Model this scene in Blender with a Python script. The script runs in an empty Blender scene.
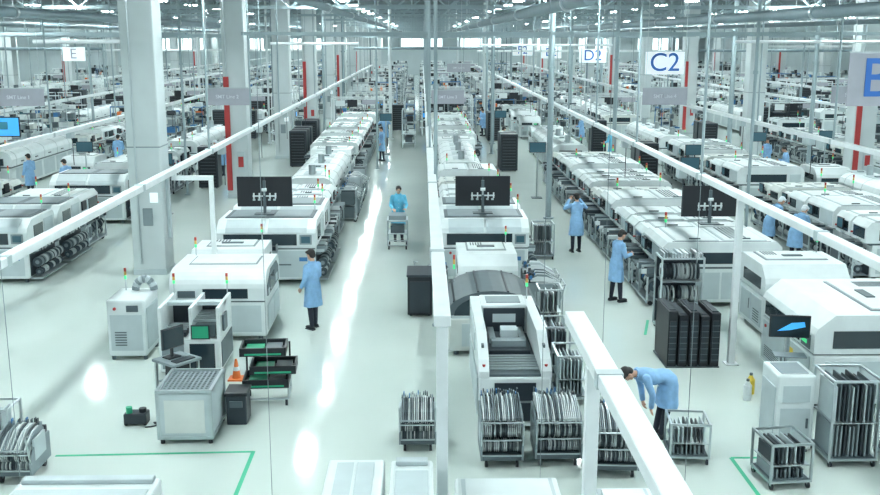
import bpy, bmesh, math, random
from mathutils import Vector, Matrix
random.seed(7)
S = bpy.context.scene
COL = S.collection

# ------------------------------------------------------------------ materials
MATS = {}
def mat(name, col, rough=0.5, metal=0.0, emit=None, es=0.0, var=0.05, scale=3.0, coat=0.0):
    m = bpy.data.materials.new(name); m.use_nodes = True
    nt = m.node_tree; b = nt.nodes['Principled BSDF']
    b.inputs['Roughness'].default_value = rough
    b.inputs['Metallic'].default_value = metal
    if coat: b.inputs['Coat Weight'].default_value = coat
    if emit:
        b.inputs['Base Color'].default_value = (*col, 1)
        b.inputs['Emission Color'].default_value = (*emit, 1)
        b.inputs['Emission Strength'].default_value = es
    else:
        tc = nt.nodes.new('ShaderNodeTexCoord'); n = nt.nodes.new('ShaderNodeTexNoise')
        n.inputs['Scale'].default_value = scale; n.inputs['Detail'].default_value = 3
        r = nt.nodes.new('ShaderNodeValToRGB')
        r.color_ramp.elements[0].position = 0.3; r.color_ramp.elements[1].position = 0.7
        r.color_ramp.elements[0].color = (*[c*(1-var) for c in col], 1)
        r.color_ramp.elements[1].color = (*[min(1, c*(1+var)) for c in col], 1)
        nt.links.new(tc.outputs['Object'], n.inputs['Vector'])
        nt.links.new(n.outputs['Fac'], r.inputs['Fac'])
        nt.links.new(r.outputs['Color'], b.inputs['Base Color'])
    MATS[name] = m
    return m
mat('white', (0.68, 0.74, 0.745), 0.4)
mat('white2', (0.48, 0.555, 0.575), 0.45)
mat('beige', (0.60, 0.64, 0.615), 0.45)
mat('grey', (0.21, 0.26, 0.28), 0.5)
mat('midgrey', (0.085, 0.115, 0.13), 0.5)
mat('dark', (0.022, 0.032, 0.042), 0.4)
mat('black', (0.008, 0.011, 0.016), 0.45)
mat('glass', (0.02, 0.035, 0.045), 0.12, coat=0.3)
mat('metal', (0.50, 0.56, 0.58), 0.32, 0.85)
mat('reel', (0.52, 0.58, 0.59), 0.4)
mat('reel_dark', (0.04, 0.06, 0.075), 0.4)
mat('blue', (0.04, 0.17, 0.38), 0.5)
mat('cyan', (0.08, 0.36, 0.50), 0.5)
mat('green', (0.02, 0.34, 0.18), 0.5)
mat('tape', (0.02, 0.40, 0.22), 0.5)
mat('red', (0.40, 0.035, 0.035), 0.5)
mat('orange', (0.75, 0.18, 0.04), 0.5)
mat('yellow', (0.75, 0.55, 0.06), 0.5)
mat('coat_blue', (0.25, 0.45, 0.70), 0.85, scale=9, var=0.12)
mat('coat_cyan', (0.13, 0.48, 0.68), 0.85, scale=9, var=0.1)
mat('trousers', (0.02, 0.025, 0.04), 0.85)
mat('skin', (0.60, 0.36, 0.26), 0.55)
mat('hair', (0.012, 0.010, 0.010), 0.5)
mat('signblue', (0.03, 0.15, 0.50), 0.5)
mat('signwhite', (0.85, 0.90, 0.92), 0.5, emit=(0.85, 0.95, 1), es=0.35)  # faint glow added so the white plates stand out from the background
mat('capwhite', (0.80, 0.85, 0.88), 0.8)
mat('signgrey', (0.38, 0.39, 0.44), 0.5)
mat('signtext', (0.68, 0.70, 0.74), 0.5)
mat('column', (0.54, 0.60, 0.61), 0.55, scale=1.2)
mat('rail', (0.80, 0.85, 0.86), 0.4)
mat('ceilmat', (0.16, 0.21, 0.23), 0.8, scale=0.3, var=0.2)
mat('truss', (0.30, 0.38, 0.405), 0.6)
mat('pipegrey', (0.18, 0.245, 0.27), 0.5)
mat('duct', (0.38, 0.46, 0.48), 0.4, 0.3)
mat('wall', (0.45, 0.53, 0.55), 0.7, scale=0.5)
mat('lamp', (1, 1, 1), 0.5, emit=(0.88, 1.0, 1.0), es=128)
mat('winlight', (1, 1, 1), 0.5, emit=(0.85, 1.0, 1.0), es=1.2)
mat('screen', (0.05, 0.3, 0.6), 0.3, emit=(0.04, 0.30, 0.70), es=0.9)
mat('screen_dim', (0.03, 0.06, 0.08), 0.2, emit=(0.05, 0.16, 0.2), es=0.3)
mat('led_g', (0.1, 0.7, 0.3), 0.4, emit=(0.05, 0.8, 0.3), es=0.4)
mat('led_y', (0.7, 0.45, 0.1), 0.4)
mat('led_r', (0.5, 0.06, 0.04), 0.4)

# floor
fm = bpy.data.materials.new('floor_epoxy'); fm.use_nodes = True
nt = fm.node_tree; b = nt.nodes['Principled BSDF']
tc = nt.nodes.new('ShaderNodeTexCoord')
n1 = nt.nodes.new('ShaderNodeTexNoise'); n1.inputs['Scale'].default_value = 0.25; n1.inputs['Detail'].default_value = 6
r1 = nt.nodes.new('ShaderNodeValToRGB')
r1.color_ramp.elements[0].position = 0.3; r1.color_ramp.elements[0].color = (0.55, 0.625, 0.59, 1)
r1.color_ramp.elements[1].position = 0.7; r1.color_ramp.elements[1].color = (0.61, 0.68, 0.645, 1)
nt.links.new(tc.outputs['Object'], n1.inputs['Vector']); nt.links.new(n1.outputs['Fac'], r1.inputs['Fac'])
nt.links.new(r1.outputs['Color'], b.inputs['Base Color'])
n2 = nt.nodes.new('ShaderNodeTexNoise'); n2.inputs['Scale'].default_value = 1.2; n2.inputs['Detail'].default_value = 4
mr = nt.nodes.new('ShaderNodeMapRange'); mr.inputs['To Min'].default_value = 0.05; mr.inputs['To Max'].default_value = 0.10
nt.links.new(tc.outputs['Object'], n2.inputs['Vector']); nt.links.new(n2.outputs['Fac'], mr.inputs['Value'])
nt.links.new(mr.outputs['Result'], b.inputs['Roughness'])
b.inputs['Specular IOR Level'].default_value = 0.36
MATS['floor'] = fm

# ------------------------------------------------------------------ mesh builder
class MB:
    def __init__(s):
        s.v = []; s.f = []; s.m = []; s.sm = []; s.names = []; s.T = Matrix.Identity(4)
    def mi(s, name):
        if name not in s.names: s.names.append(name)
        return s.names.index(name)
    def add(s, vs, fs, m, smooth=False):
        o = len(s.v); k = s.mi(m)
        s.v += [tuple(s.T @ Vector(p)) for p in vs]
        for f in fs:
            s.f.append([i+o for i in f]); s.m.append(k); s.sm.append(smooth)
    def box(s, x0, x1, y0, y1, z0, z1, m, bev=0.0):
        if bev <= 0:
            vs = [(x, y, z) for z in (z0, z1) for y in (y0, y1) for x in (x0, x1)]
            s.add(vs, [(0, 2, 3, 1), (4, 5, 7, 6), (0, 1, 5, 4), (2, 6, 7, 3), (0, 4, 6, 2), (1, 3, 7, 5)], m)
        else:
            bm = bmesh.new(); bmesh.ops.create_cube(bm, size=1)
            for v in bm.verts:
                v.co = Vector(((x0+x1)/2+v.co.x*(x1-x0), (y0+y1)/2+v.co.y*(y1-y0), (z0+z1)/2+v.co.z*(z1-z0)))
            bmesh.ops.bevel(bm, geom=bm.edges[:], offset=bev, segments=2, affect='EDGES', profile=0.5)
            s.addbm(bm, m); bm.free()
    def addbm(s, bm, m, smooth=False):
        bm.verts.index_update()
        s.add([v.co[:] for v in bm.verts], [[v.index for v in f.verts] for f in bm.faces], m, smooth)
    def cyl(s, p0, p1, r, m, n=12, r1=None, cap=True):
        p0 = Vector(p0); p1 = Vector(p1); r1 = r if r1 is None else r1
        d = (p1-p0).normalized(); a = d.orthogonal().normalized(); c = d.cross(a)
        vs = []
        for p, rr in ((p0, r), (p1, r1)):
            for i in range(n):
                t = 2*math.pi*i/n; vs.append(p+a*math.cos(t)*rr+c*math.sin(t)*rr)
        s.add(vs, [(i, (i+1) % n, n+(i+1) % n, n+i) for i in range(n)], m, n > 7)
        if cap: s.add(vs, [list(range(n))[::-1], list(range(n, 2*n))], m)
    def prism(s, prof, axis, lo, hi, m):
        n = len(prof); vs = []
        for t in (lo, hi):
            for a, bb in prof:
                vs.append({'x': (t, a, bb), 'y': (a, t, bb), 'z': (a, bb, t)}[axis])
        s.add(vs, [(i, (i+1) % n, n+(i+1) % n, n+i) for i in range(n)]+[list(range(n))[::-1], list(range(n, 2*n))], m)
    def frame(s, x0, x1, y0, y1, z0, z1, t, m):
        for x in (x0, x1-t):
            for y in (y0, y1-t): s.box(x, x+t, y, y+t, z0, z1, m)
        for z in (z0, z1-t):
            for y in (y0, y1-t): s.box(x0+t, x1-t, y, y+t, z, z+t, m)
            for x in (x0, x1-t): s.box(x, x+t, y0+t, y1-t, z, z+t, m)
    def sphere(s, c, r, m, seg=12, rings=8):
        bm = bmesh.new(); bmesh.ops.create_uvsphere(bm, u_segments=seg, v_segments=rings, radius=1)
        rx, ry, rz = r if isinstance(r, tuple) else (r, r, r)
        for v in bm.verts: v.co = Vector((c[0]+v.co.x*rx, c[1]+v.co.y*ry, c[2]+v.co.z*rz))
        s.addbm(bm, m, True); bm.free()
    def text(s, txt, size, m, loc):
        cu = bpy.data.curves.new('t', 'FONT'); cu.body = txt; cu.size = size; cu.align_x = 'CENTER'; cu.align_y = 'CENTER'
        cu.extrude = 0.008; cu.offset = size*0.004
        ob = bpy.data.objects.new('t', cu); COL.objects.link(ob)
        bpy.context.view_layer.update()
        me = ob.evaluated_get(bpy.context.evaluated_depsgraph_get()).to_mesh()
        vs = [(v.co.x+loc[0], -v.co.z+loc[1], v.co.y+loc[2]) for v in me.vertices]
        fs = [list(p.vertices) for p in me.polygons]
        s.add(vs, fs, m)
        bpy.data.objects.remove(ob); bpy.data.curves.remove(cu)
    def tower(s, x, y, z, h=0.35):
        s.cyl((x, y, z-0.02), (x, y, z+h*0.5), 0.012, 'metal', 6)
        q = h*0.5/3
        for i, mm in enumerate(('led_g', 'led_y', 'led_r')):
            s.cyl((x, y, z+h*0.5+q*i), (x, y, z+h*0.5+q*(i+1)-0.004), 0.024, mm, 10)
    def reel(s, x, y, z, r, w, axis='y', m='reel'):
        d = Vector((1, 0, 0)) if axis == 'x' else Vector((0, 1, 0))
        p = Vector((x, y, z))
        s.cyl(p-d*w/2, p+d*w/2, r, m, 14)
        s.cyl(p-d*(w/2+0.002), p+d*(w/2+0.002), r*0.45, 'reel_dark' if m != 'reel_dark' else 'grey', 10)
    def mesh(s, name):
        me = bpy.data.meshes.new(name); me.from_pydata(s.v, [], s.f)
        for nme in s.names: me.materials.append(MATS[nme])
        me.polygons.foreach_set('material_index', s.m)
        me.polygons.foreach_set('use_smooth', s.sm)
        me.update(); return me
    def obj(s, name, loc=(0, 0, 0), rz=0):
        return place(s.mesh(name), name, loc, rz)
def place(me, name, loc=(0, 0, 0), rz=0, sc=1):
    o = bpy.data.objects.new(name, me); COL.objects.link(o)
    o.location = loc; o.rotation_euler = (0, 0, rz)
    if sc != 1: o.scale = sc if isinstance(sc, tuple) else (sc, sc, sc)
    return o

# ------------------------------------------------------------------ room shell
XL, XR, YB, ZC = -48, 48, 172, 8.3
m = MB(); m.box(XL, XR, -6, YB, -0.2, 0, 'floor'); m.obj('floor')
m = MB(); m.box(XL, XR, -6, YB, ZC, ZC+0.2, 'ceilmat'); m.obj('ceiling')
m = MB(); m.box(XL, XR, YB, YB+0.3, 0, ZC, 'wall'); m.obj('wall_back')
m = MB(); m.box(XL-0.3, XL, -6, YB, 0, ZC, 'wall'); m.obj('wall_left')
m = MB(); m.box(XR, XR+0.3, -6, YB, 0, ZC, 'wall'); m.obj('wall_right')
for k, x in enumerate(range(-40, 41, 10)):
    m = MB(); m.box(x-3.5, x+3.5, YB-0.06, YB-0.005, 4.2, 6.0, 'winlight')
    for i in range(5): m.box(x-3.55+i*1.75, x-3.45+i*1.75, YB-0.1, YB-0.005, 4.2, 6.0, 'white2')
    m.box(x-3.6, x+3.6, YB-0.12, YB-0.005, 4.1, 4.2, 'white2'); m.box(x-3.6, x+3.6, YB-0.12, YB-0.005, 6.0, 6.1, 'white2')
    m.obj('window_%d' % (k+1))

# columns
mc = MB()
mc.box(-0.42, 0.42, -0.42, 0.42, 0, ZC-0.01, 'column', 0.03)
mc.box(-0.435, 0.435, -0.435, 0.435, 0, 0.15, 'white2', 0.01)
mc.box(-0.43, 0.43, -0.43, 0.43, 3.3, 3.33, 'grey'); mc.box(0.425, 0.5, -0.1, 0.1, 0.9, 2.6, 'white2', 0.01)
mc.cyl((-0.2, -0.46, 0.3), (-0.2, -0.46, ZC-0.1), 0.025, 'metal', 8)
mc.box(-0.1, 0.15, -0.46, -0.42, 1.3, 1.75, 'grey', 0.01); mc.box(0.1, 0.3, -0.435, -0.42, 1.9, 2.15, 'signwhite')
mcol = mc.mesh('column')
mr_ = MB()
mr_.box(-0.42, 0.42, -0.42, 0.42, 0, ZC-0.01, 'column', 0.03)
mr_.box(-0.435, 0.435, -0.435, 0.435, 0, 0.15, 'white2', 0.01)
mr_.box(-0.40, -0.20, -0.52, -0.42, 0.3, 4.6, 'red', 0.02)
mr_.cyl((-0.29, -0.47, 4.6), (-0.29, -0.47, ZC-0.1), 0.04, 'metal', 8)
mr_.box(0.0, 0.3, -0.5, -0.42, 1.0, 1.8, 'white2', 0.01); mr_.box(0.05, 0.25, -0.51, -0.5, 1.2, 1.6, 'red')
mcolr = mr_.mesh('column_with_pipe')
for X in (-31, -7.05, 17, 41):
    for i in range(12):
        Y = 25.8+12.8*i
        if X == 17 and i == 0: continue
        place(mcolr if (i % 2 == 1) else mcol, 'structural_column', (X, Y, 0))

# ceiling structure
for i in range(12):
    Y = 25.8+12.8*i
    m = MB()
    m.box(XL+0.1, XR-0.1, -0.12, 0.12, 7.9, 8.1, 'truss'); m.box(XL+0.1, XR-0.1, -0.1, 0.1, 7.1, 7.22, 'truss')
    x = XL+1
    while x < XR-2.2:
        m.cyl((x, 0, 7.15), (x+1, 0, 8.0), 0.04, 'truss', 5); m.cyl((x+1, 0, 8.0), (x+2, 0, 7.15), 0.04, 'truss', 5); x += 2
    m.obj('roof_truss', (0, Y+0.65, 0))
for i, (x, r, z) in enumerate(((-38, .3, 6.6), (-26, .25, 6.6), (-18.5, .22, 6.7), (-9.5, .12, 6.6), (2.3, .11, 6.55), (9.3, .14, 6.6), (13.2, .09, 6.5), (20, .25, 6.6), (27, .2, 6.7), (36, .3, 6.6), (-14.2, .09, 6.5), (-2.2, .08, 6.7))):
    m = MB()
    m.cyl((0, 14, 0), (0, YB-2, 0), r, 'duct' if r > 0.15 else 'pipegrey', 14)
    for k in range(20): m.cyl((0, 16+k*8, 0), (0, 16.12+k*8, 0), r+0.03, 'metal', 14)
    for k in range(10): m.cyl((0, 20+k*16, r), (0, 20+k*16, ZC-z-0.02), 0.02, 'metal', 5)
    m.obj('ventilation_duct' if r > 0.15 else 'overhead_service_pipe', (x, 0, z))
def mtray(W):
    mt = MB()
    for s in (-0.2, 0.17): mt.box(-W, W, s, s+0.03, 0, 0.1, 'truss')
    x = -W
    while x < W: mt.box(x, x+0.03, -0.17, 0.17, 0.02, 0.04, 'pipegrey'); x += 0.4
    for k in range(4): mt.box(-W, W, -0.14+k*0.07, -0.11+k*0.07, 0.04, 0.07, ('black', 'dark', 'grey', 'blue')[k])
    x = -W+0.5
    while x < W: mt.cyl((x, 0.22, 0.0), (x, 0.22, ZC-6.15), 0.015, 'truss', 5); x += 4.8
    return mt.mesh('cable_tray')
T1 = mtray(10.5); T2 = mtray(12.5)
for k, Y in enumerate((32, 44.5, 57.3, 70, 83, 96, 109, 122, 135, 148, 160)):
    place(T1, 'cable_tray', (4.9, Y, 6.1)); place(T2, 'cable_tray', (-20.2, Y+1.6, 6.1)); place(T2, 'cable_tray', (30.5, Y+2, 6.1))

# ceiling lights
ml = MB(); ml.box(-0.26, 0.26, -0.70, 0.70, 0.03, 0.12, 'white2'); ml.box(-0.22, 0.22, -0.64, 0.64, 0.0, 0.031, 'lamp')
for s in (-0.5, 0.5): ml.cyl((0, s, 0.12), (0, s, 0.41), 0.01, 'metal', 5)
mlight = ml.mesh('ceiling_light')
for X in (-40, -31.5, -22.5, -13.4, -4.0, 5.0, 14, 23.2, 32, 40):
    for j in range(24):
        place(mlight, 'ceiling_light', (X, 4+7*j, ZC-0.42))

# overhead white rails (busway)
def rail(X, y0, y1, z=3.2, rods=True, w=0.17):
    m = MB(); m.box(-w/2, w/2, y0, y1, -0.06, 0.06, 'rail', 0.01)
    y = y0+3.1
    while y < y1:
        m.box(-w/2-0.012, w/2+0.012, y, y+0.12, -0.07, 0.07, 'white2')
        if rods and y > 20:
            m.cyl((0, y+0.05, 0.07), (0, y+0.05, ZC-z-0.01), 0.03, 'truss', 6)
            m.box(-0.09, 0.09, y+1.5, y+1.8, -0.25, -0.06, 'white2', 0.01); m.cyl((0.05, y+1.65, -0.25), (0.05, y+1.65, -1.1), 0.012, 'dark', 5)
        y += 6.4
    return m.obj('overhead_busway_rail', (X, 0, z))
def post(X, Y, h, t=0.11, name='rail_support_post'):
    m = MB(); m.box(-t/2, t/2, -t/2, t/2, 0.02, h, 'rail', 0.008); m.box(-0.12, 0.12, -0.12, 0.12, 0, 0.02, 'rail')
    m.obj(name, (X, Y, 0))
rail(-16.6, 25, 150); rail(-11, 14, 120); rail(-5.4, 9.5, 110); rail(0.2, 9.75, 105)
rail(5.8, 11, 110); rail(11.4, 18, 120); rail(17.9, 25, 150); rail(23, 25, 150); rail(-23, 25, 150)
rail(1.56, 4.8, 9.9, w=0.2)
post(0.2, 9.85, 3.13, 0.12); post(1.52, 8.5, 3.13, 0.12); post(5.8, 17.9, 3.13, 0.12)
m = MB(); m.box(0.0, 0.85, -0.05, 0.05, 2.98, 3.08, 'rail', 0.01); m.box(0.75, 0.85, -0.05, 0.05, 0.02, 2.98, 'rail', 0.01); m.box(-0.05, 0.05, -0.05, 0.05, 2.98, 3.13, 'rail', 0.01)
m.box(0.69, 0.91, -0.11, 0.11, 0, 0.02, 'rail'); m.obj('rail_support_post', (-5.4, 21.72, 0))

def pole(X, Y, r, mt_='truss', z0=0.0):
    m = MB(); m.cyl((0, 0, z0), (0, 0, ZC-0.01), r, mt_, 10); m.cyl((0, 0, z0), (0, 0, z0+0.05), r*2, mt_, 10)
    m.cyl((0, 0, 5), (0, 0, 5.1), r*1.5, mt_, 10); m.obj('service_pipe', (X, Y, 0))
pole(8.95, 46.5, 0.10); pole(4.3, 33.5, 0.09, 'truss'); pole(14.8, 48, 0.12); pole(9.6, 29, 0.05); pole(16, 41, 0.09)
pole(-2.1, 47, 0.05); pole(0.28, 20.55, 0.04, 'truss'); pole(-9.2, 39, 0.05); pole(-1.9, 61, 0.1, 'column'); pole(3.7, 53, 0.07); pole(-8.4, 31.2, 0.03); pole(-13.0, 24.5, 0.04, 'column')
prn = random.Random(5)
for k in range(50):
    ln = prn.choice([-32.6, -24.6, -19.6, -13.6, -8.9, -5.9, 4.1, 9.45, 14.6, 18.6, 24.1, 30])
    pole(ln, prn.uniform(56, 130), prn.choice([0.06, 0.08, 0.11]), prn.choice(['column', 'truss', 'pipegrey']))
def wire(X, Y, z0=0):
    m = MB(); m.cyl((0, 0, z0), (0, 0, ZC-0.01), 0.0045, 'grey', 5); m.cyl((0, 0, z0), (0, 0, z0+0.02), 0.03, 'midgrey', 8)
    m.obj('hanging_cable', (X, Y, 0))
wire(-4.85, 11.3); wire(-1.98, 12.2); wire(1.62, 12.9); wire(3.5, 12.4); wire(3.2, 17.0)

def xpipe(x0, x1, Y, z, r=0.05, c='rail'):
    m = MB(); m.cyl((x0, 0, 0), (x1, 0, 0), r, c, 8)
    for k in range(int((x1-x0)/3)+1): m.cyl((x0+0.3+3*k, 0, 0), (x0+0.3+3*k, 0, ZC-z-0.01), 0.015, 'truss', 5)
    m.obj('overhead_pipe', (0, Y, z))
xpipe(10.2, 16.2, 33, 5.9); xpipe(-13.6, -9.8, 36, 5.9, 0.07); xpipe(-6.2, -2.6, 42, 5.8, 0.06); xpipe(-30, -19, 40, 5.8); xpipe(2.7, 9, 48, 5.7)
xpipe(17.8, 30, 52, 5.6); xpipe(-28, -19, 61, 5.4, 0.09, 'pipegrey'); xpipe(18, 34, 68, 5.2, 0.09, 'pipegrey'); xpipe(-5, 7, 75, 5.3, 0.1, 'pipegrey'); xpipe(-30, -8, 90, 5.0, 0.1, 'rail'); xpipe(5, 30, 92, 4.9, 0.1)

# ------------------------------------------------------------------ machine library
def placement_machine(variant=0):
    m = MB(); L = 0.94
    w = ('white', 'beige', 'white', 'white')[variant]
    rn = random.Random(100+variant)
    m.box(-0.92, 0.92, -L, L, 0.12, 0.9, w, 0.02)
    for x in (-0.75, 0.75):
        for y in (-0.75, 0.75): m.cyl((x, y, 0), (x, y, 0.13), 0.05, 'midgrey', 10)
    m.box(-0.96, 0.96, -L+0.03, L-0.03, 0.89, 0.95, 'midgrey')
    m.box(-0.8, 0.8, -L+0.02, L-0.02, 0.95, 1.3, 'dark')
    H0 = (1.46, 1.40, 1.52, 1.46)[variant]
    lids = {0: ((-L, -0.05, 0), (0.05, L, 0)), 1: ((-L, -0.05, 0), (0.05, L, -0.08)), 2: ((-L, L, 0),), 3: ((-L, 0.3, 0), (0.38, L, -0.12))}[variant]
    for (y0, y1, dz) in lids:
        H = H0+dz
        prof = [(-1.07, 0.95), (1.07, 0.95), (1.07, H-0.13), (0.97, H), (-0.97, H), (-1.07, H-0.13)]
        m.prism(prof, 'y', y0, y1, w)
        m.box(-0.88, 0.88, y0+0.05, y0+0.075, H, H+0.008, 'midgrey'); m.box(-0.88, 0.88, y1-0.075, y1-0.05, H, H+0.008, 'midgrey')
        m.box(-0.82, -0.04, y0+0.12, y1-0.12, H, H+0.014, 'white2'); m.box(0.04, 0.82, y0+0.12, y1-0.12, H, H+0.014, 'white2')
        m.box(-0.79, -0.07, y0+0.15, y1-0.15, H+0.014, H+0.024, w); m.box(0.07, 0.79, y0+0.15, y1-0.15, H+0.014, H+0.024, w)
        m.box(-0.55, -0.35, y0+0.22, y0+0.26, H+0.024, H+0.05, 'midgrey'); m.box(0.35, 0.55, y0+0.22, y0+0.26, H+0.024, H+0.05, 'midgrey')
        if variant != 1:
            for k in range(5): m.box(0.2+k*0.07, 0.235+k*0.07, y0+0.32, y1-0.22, H+0.024, H+0.03, 'midgrey')
        for s in (-1, 1):
            x0, x1 = sorted((s*1.07, s*1.085))
            if variant in (0, 1): m.box(x0, x1, y0+0.12, y1-0.12, 1.04, H-0.16, 'glass')
            else: m.box(x0, x1, y0+0.08, (y0+y1)/2-0.03, 1.0, H-0.15, 'white2'); m.box(x0, x1, (y0+y1)/2+0.03, y1-0.1, 1.04, H-0.18, 'glass')
            x0, x1 = sorted((s*1.07, s*1.1)); m.box(x0, x1, y0+0.3, y0+0.5, 0.97, 1.0, 'metal')
            m.cyl((s*1.07, y1-0.06, 1.1), (s*1.11, y1-0.06, 1.1), 0.025, 'red', 8)
    for s in (-1, 1):
        y0, y1 = sorted((s*L, s*(L+0.012)))
        m.box(-0.78, 0.5, y0, y1, 1.02, 1.28, 'glass'); m.box(0.6, 0.95, y0, y1, 1.02, 1.28, 'white2'); m.box(-0.8, -0.02, y0, y1, 0.2, 0.82, 'white2'); m.box(0.02, 0.8, y0, y1, 0.2, 0.82, 'white2')
        x0, x1 = sorted((s*0.92, s*0.95)); m.box(x0, x1, -0.86, 0.86, 0.16, 0.74, 'dark')
        x0, x1 = sorted((s*0.92, s*1.30)); m.box(x0, x1, -0.84, 0.84, 0.70, 0.745, 'midgrey')
        x0, x1 = sorted((s*1.27, s*1.30))
        for y in (-0.84, -0.02, 0.80): m.box(x0, x1, y, y+0.04, 0.08, 0.70, 'white2')
        m.box(x0, x1, -0.84, 0.84, 0.1, 0.14, 'metal')
        x0, x1 = sorted((s*0.95, s*1.30)); m.box(x0, x1, -0.84, 0.84, 0.14, 0.16, 'grey')
        for y in (-0.7, 0.7): m.cyl((s*1.2, y-0.02, 0.05), (s*1.2, y+0.02, 0.05), 0.05, 'black', 10)
        gap = random.choice((None, (-0.84, -0.3), (0.2, 0.84), None))
        for i in range(24):
            y = -0.80+i*0.067
            if random.random() < 0.12: continue
            if gap and gap[0] < y < gap[1]:
                continue
            x0, x1 = sorted((s*1.0, s*(1.34+random.uniform(-0.06, 0.06))))
            m.box(x0, x1, y, y+0.04, 0.75, 0.84+random.uniform(-.04, .08), random.choice(['white', 'white2', 'grey', 'metal', 'midgrey', 'dark', 'dark']))
            m.reel(s*1.12, y+0.02, 0.52+random.choice((0, -0.05)), 0.135, 0.016, 'y', random.choice(['reel', 'reel_dark', 'reel_dark', 'grey', 'blue' if random.random() < .2 else 'reel_dark']))
            if i % 2: m.reel(s*1.12, y+0.02, 0.28, 0.1, 0.03, 'y', random.choice(['reel', 'reel_dark', 'grey']))
        if gap:
            ya, yb = max(gap[0], -0.8), min(gap[1], 0.8); x0, x1 = sorted((s*0.95, s*1.22)); m.box(x0, x1, ya, yb, 0.18, 0.66, 'white2', 0.01); x0, x1 = sorted((s*1.22, s*1.23)); m.box(x0, x1, ya+0.06, yb-0.06, 0.26, 0.58, 'midgrey')
    m.box(-1.16, -1.12, 0.3, 0.66, 1.1, 1.36, 'black'); m.box(-1.165, -1.16, 0.32, 0.64, 1.12, 1.34, 'screen_dim')
    m.cyl((-1.13, 0.48, 1.22), (-1.0, 0.48, 1.22), 0.02, 'midgrey', 6)
    m.box(1.09, 1.13, -0.66, -0.3, 1.1, 1.36, 'black')
    m.tower((0.7, 0.7, -0.7, 0.85)[variant], 0.75, H0-0.1, 0.5)
    return m.mesh('placement_machine')
PM = [placement_machine(i) for i in range(4)]

def front_mounter():
    m = MB(); L = 0.95
    m.box(-1.2, 1.2, -L, L, 0.12, 0.95, 'white', 0.04)
    for x in (-1.05, 1.05):
        for y in (-0.75, 0.75): m.cyl((x, y, 0), (x, y, 0.13), 0.05, 'midgrey', 10)
    prof = [(-L, 0.95), (L, 0.95), (L, 1.5), (L-0.1, 1.58), (-L+0.35, 1.58), (-L+0.06, 1.4), (-L, 1.3)]
    m.prism(prof, 'x', -1.22, 1.22, 'white')
    m.box(-1.05, 0.75, -L-0.012, -L+0.01, 1.0, 1.28, 'glass', 0.0); m.box(0.82, 1.12, -L-0.014, -L, 1.02, 1.26, 'grey'); m.box(0.86, 1.08, -L-0.018, -L, 1.06, 1.22, 'screen_dim')
    q = [(-L+0.0, 1.31), (-L+0.06, 1.415), (-L+0.33, 1.585), (-L+0.31, 1.6), (-L+0.04, 1.43), (-L-0.02, 1.31)]
    m.prism(q[::-1], 'x', -1.0, -0.04, 'white2'); m.prism(q[::-1], 'x', 0.04, 1.0, 'white2')
    m.box(-1.15, -0.05, -L-0.01, -L+0.01, 0.2, 0.86, 'white2'); m.box(0.02, 1.1, -L-0.01, -L+0.01, 0.2, 0.86, 'white2')
    m.box(-1.2, 1.2, -L-0.012, -L, 0.9, 0.93, 'midgrey'); m.box(-0.5, -0.2, -L-0.03, -L, 0.5, 0.53, 'midgrey'); m.box(0.3, 0.6, -L-0.03, -L, 0.5, 0.53, 'midgrey')
    m.box(-0.25, 0.25, -L-0.16, -L, 0.9, 1.0, 'dark'); m.box(-0.28, -0.25, -L-0.16, -L, 0.86, 1.04, 'metal'); m.box(0.25, 0.28, -L-0.16, -L, 0.86, 1.04, 'metal')
    m.box(-1.1, 1.1, -0.35, 0.8, 1.58, 1.6, 'midgrey'); m.box(-1.0, -0.1, -0.25, 0.7, 1.6, 1.61, 'grey'); m.box(0.1, 1.0, -0.25, 0.7, 1.6, 1.61, 'grey')
    m.cyl((-0.95, -L-0.03, 0.8), (-0.95, -L, 0.8), 0.035, 'red', 10); m.box(-0.7, -0.55, -L-0.018, -L, 0.7, 0.8, 'yellow'); m.box(0.8, 1.0, -L-0.018, -L, 0.6, 0.7, 'blue')
    for s in (-1, 1):
        x0, x1 = sorted((s*1.2, s*1.22)); m.box(x0, x1, -0.85, 0.85, 0.18, 0.75, 'dark')
        x0, x1 = sorted((s*1.22, s*1.235)); m.box(x0, x1, -0.5, 0.1, 1.05, 1.4, 'glass'); m.box(x0, x1, 0.2, 0.8, 1.0, 1.45, 'white2')
        x0, x1 = sorted((s*1.2, s*1.34)); m.box(x0, x1, -0.85, 0.85, 0.75, 0.8, 'midgrey')
        for i in range(22):
            y = -0.8+i*0.073
            x0, x1 = sorted((s*1.21, s*(1.42+random.uniform(-.05, .05)))); m.box(x0, x1, y, y+0.045, 0.8, 0.86+random.uniform(0, .08), random.choice(['white', 'white2', 'grey', 'metal', 'dark', 'dark']))
            m.reel(s*1.36, y+0.02, 0.52, 0.12, 0.018, 'y', random.choice(['reel', 'reel_dark', 'grey', 'reel_dark']))
            if i % 2: m.reel(s*1.36, y+0.02, 0.26, 0.09, 0.03, 'y', random.choice(['reel', 'reel_dark']))
        x0, x1 = sorted((s*1.2, s*1.5)); m.box(x0, x1, -0.85, 0.85, 0.1, 0.14, 'metal')
    m.tower(1.05, 0.6, 1.58, 0.45)
    return m.mesh('placement_machine')
FM = front_mounter()

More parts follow.
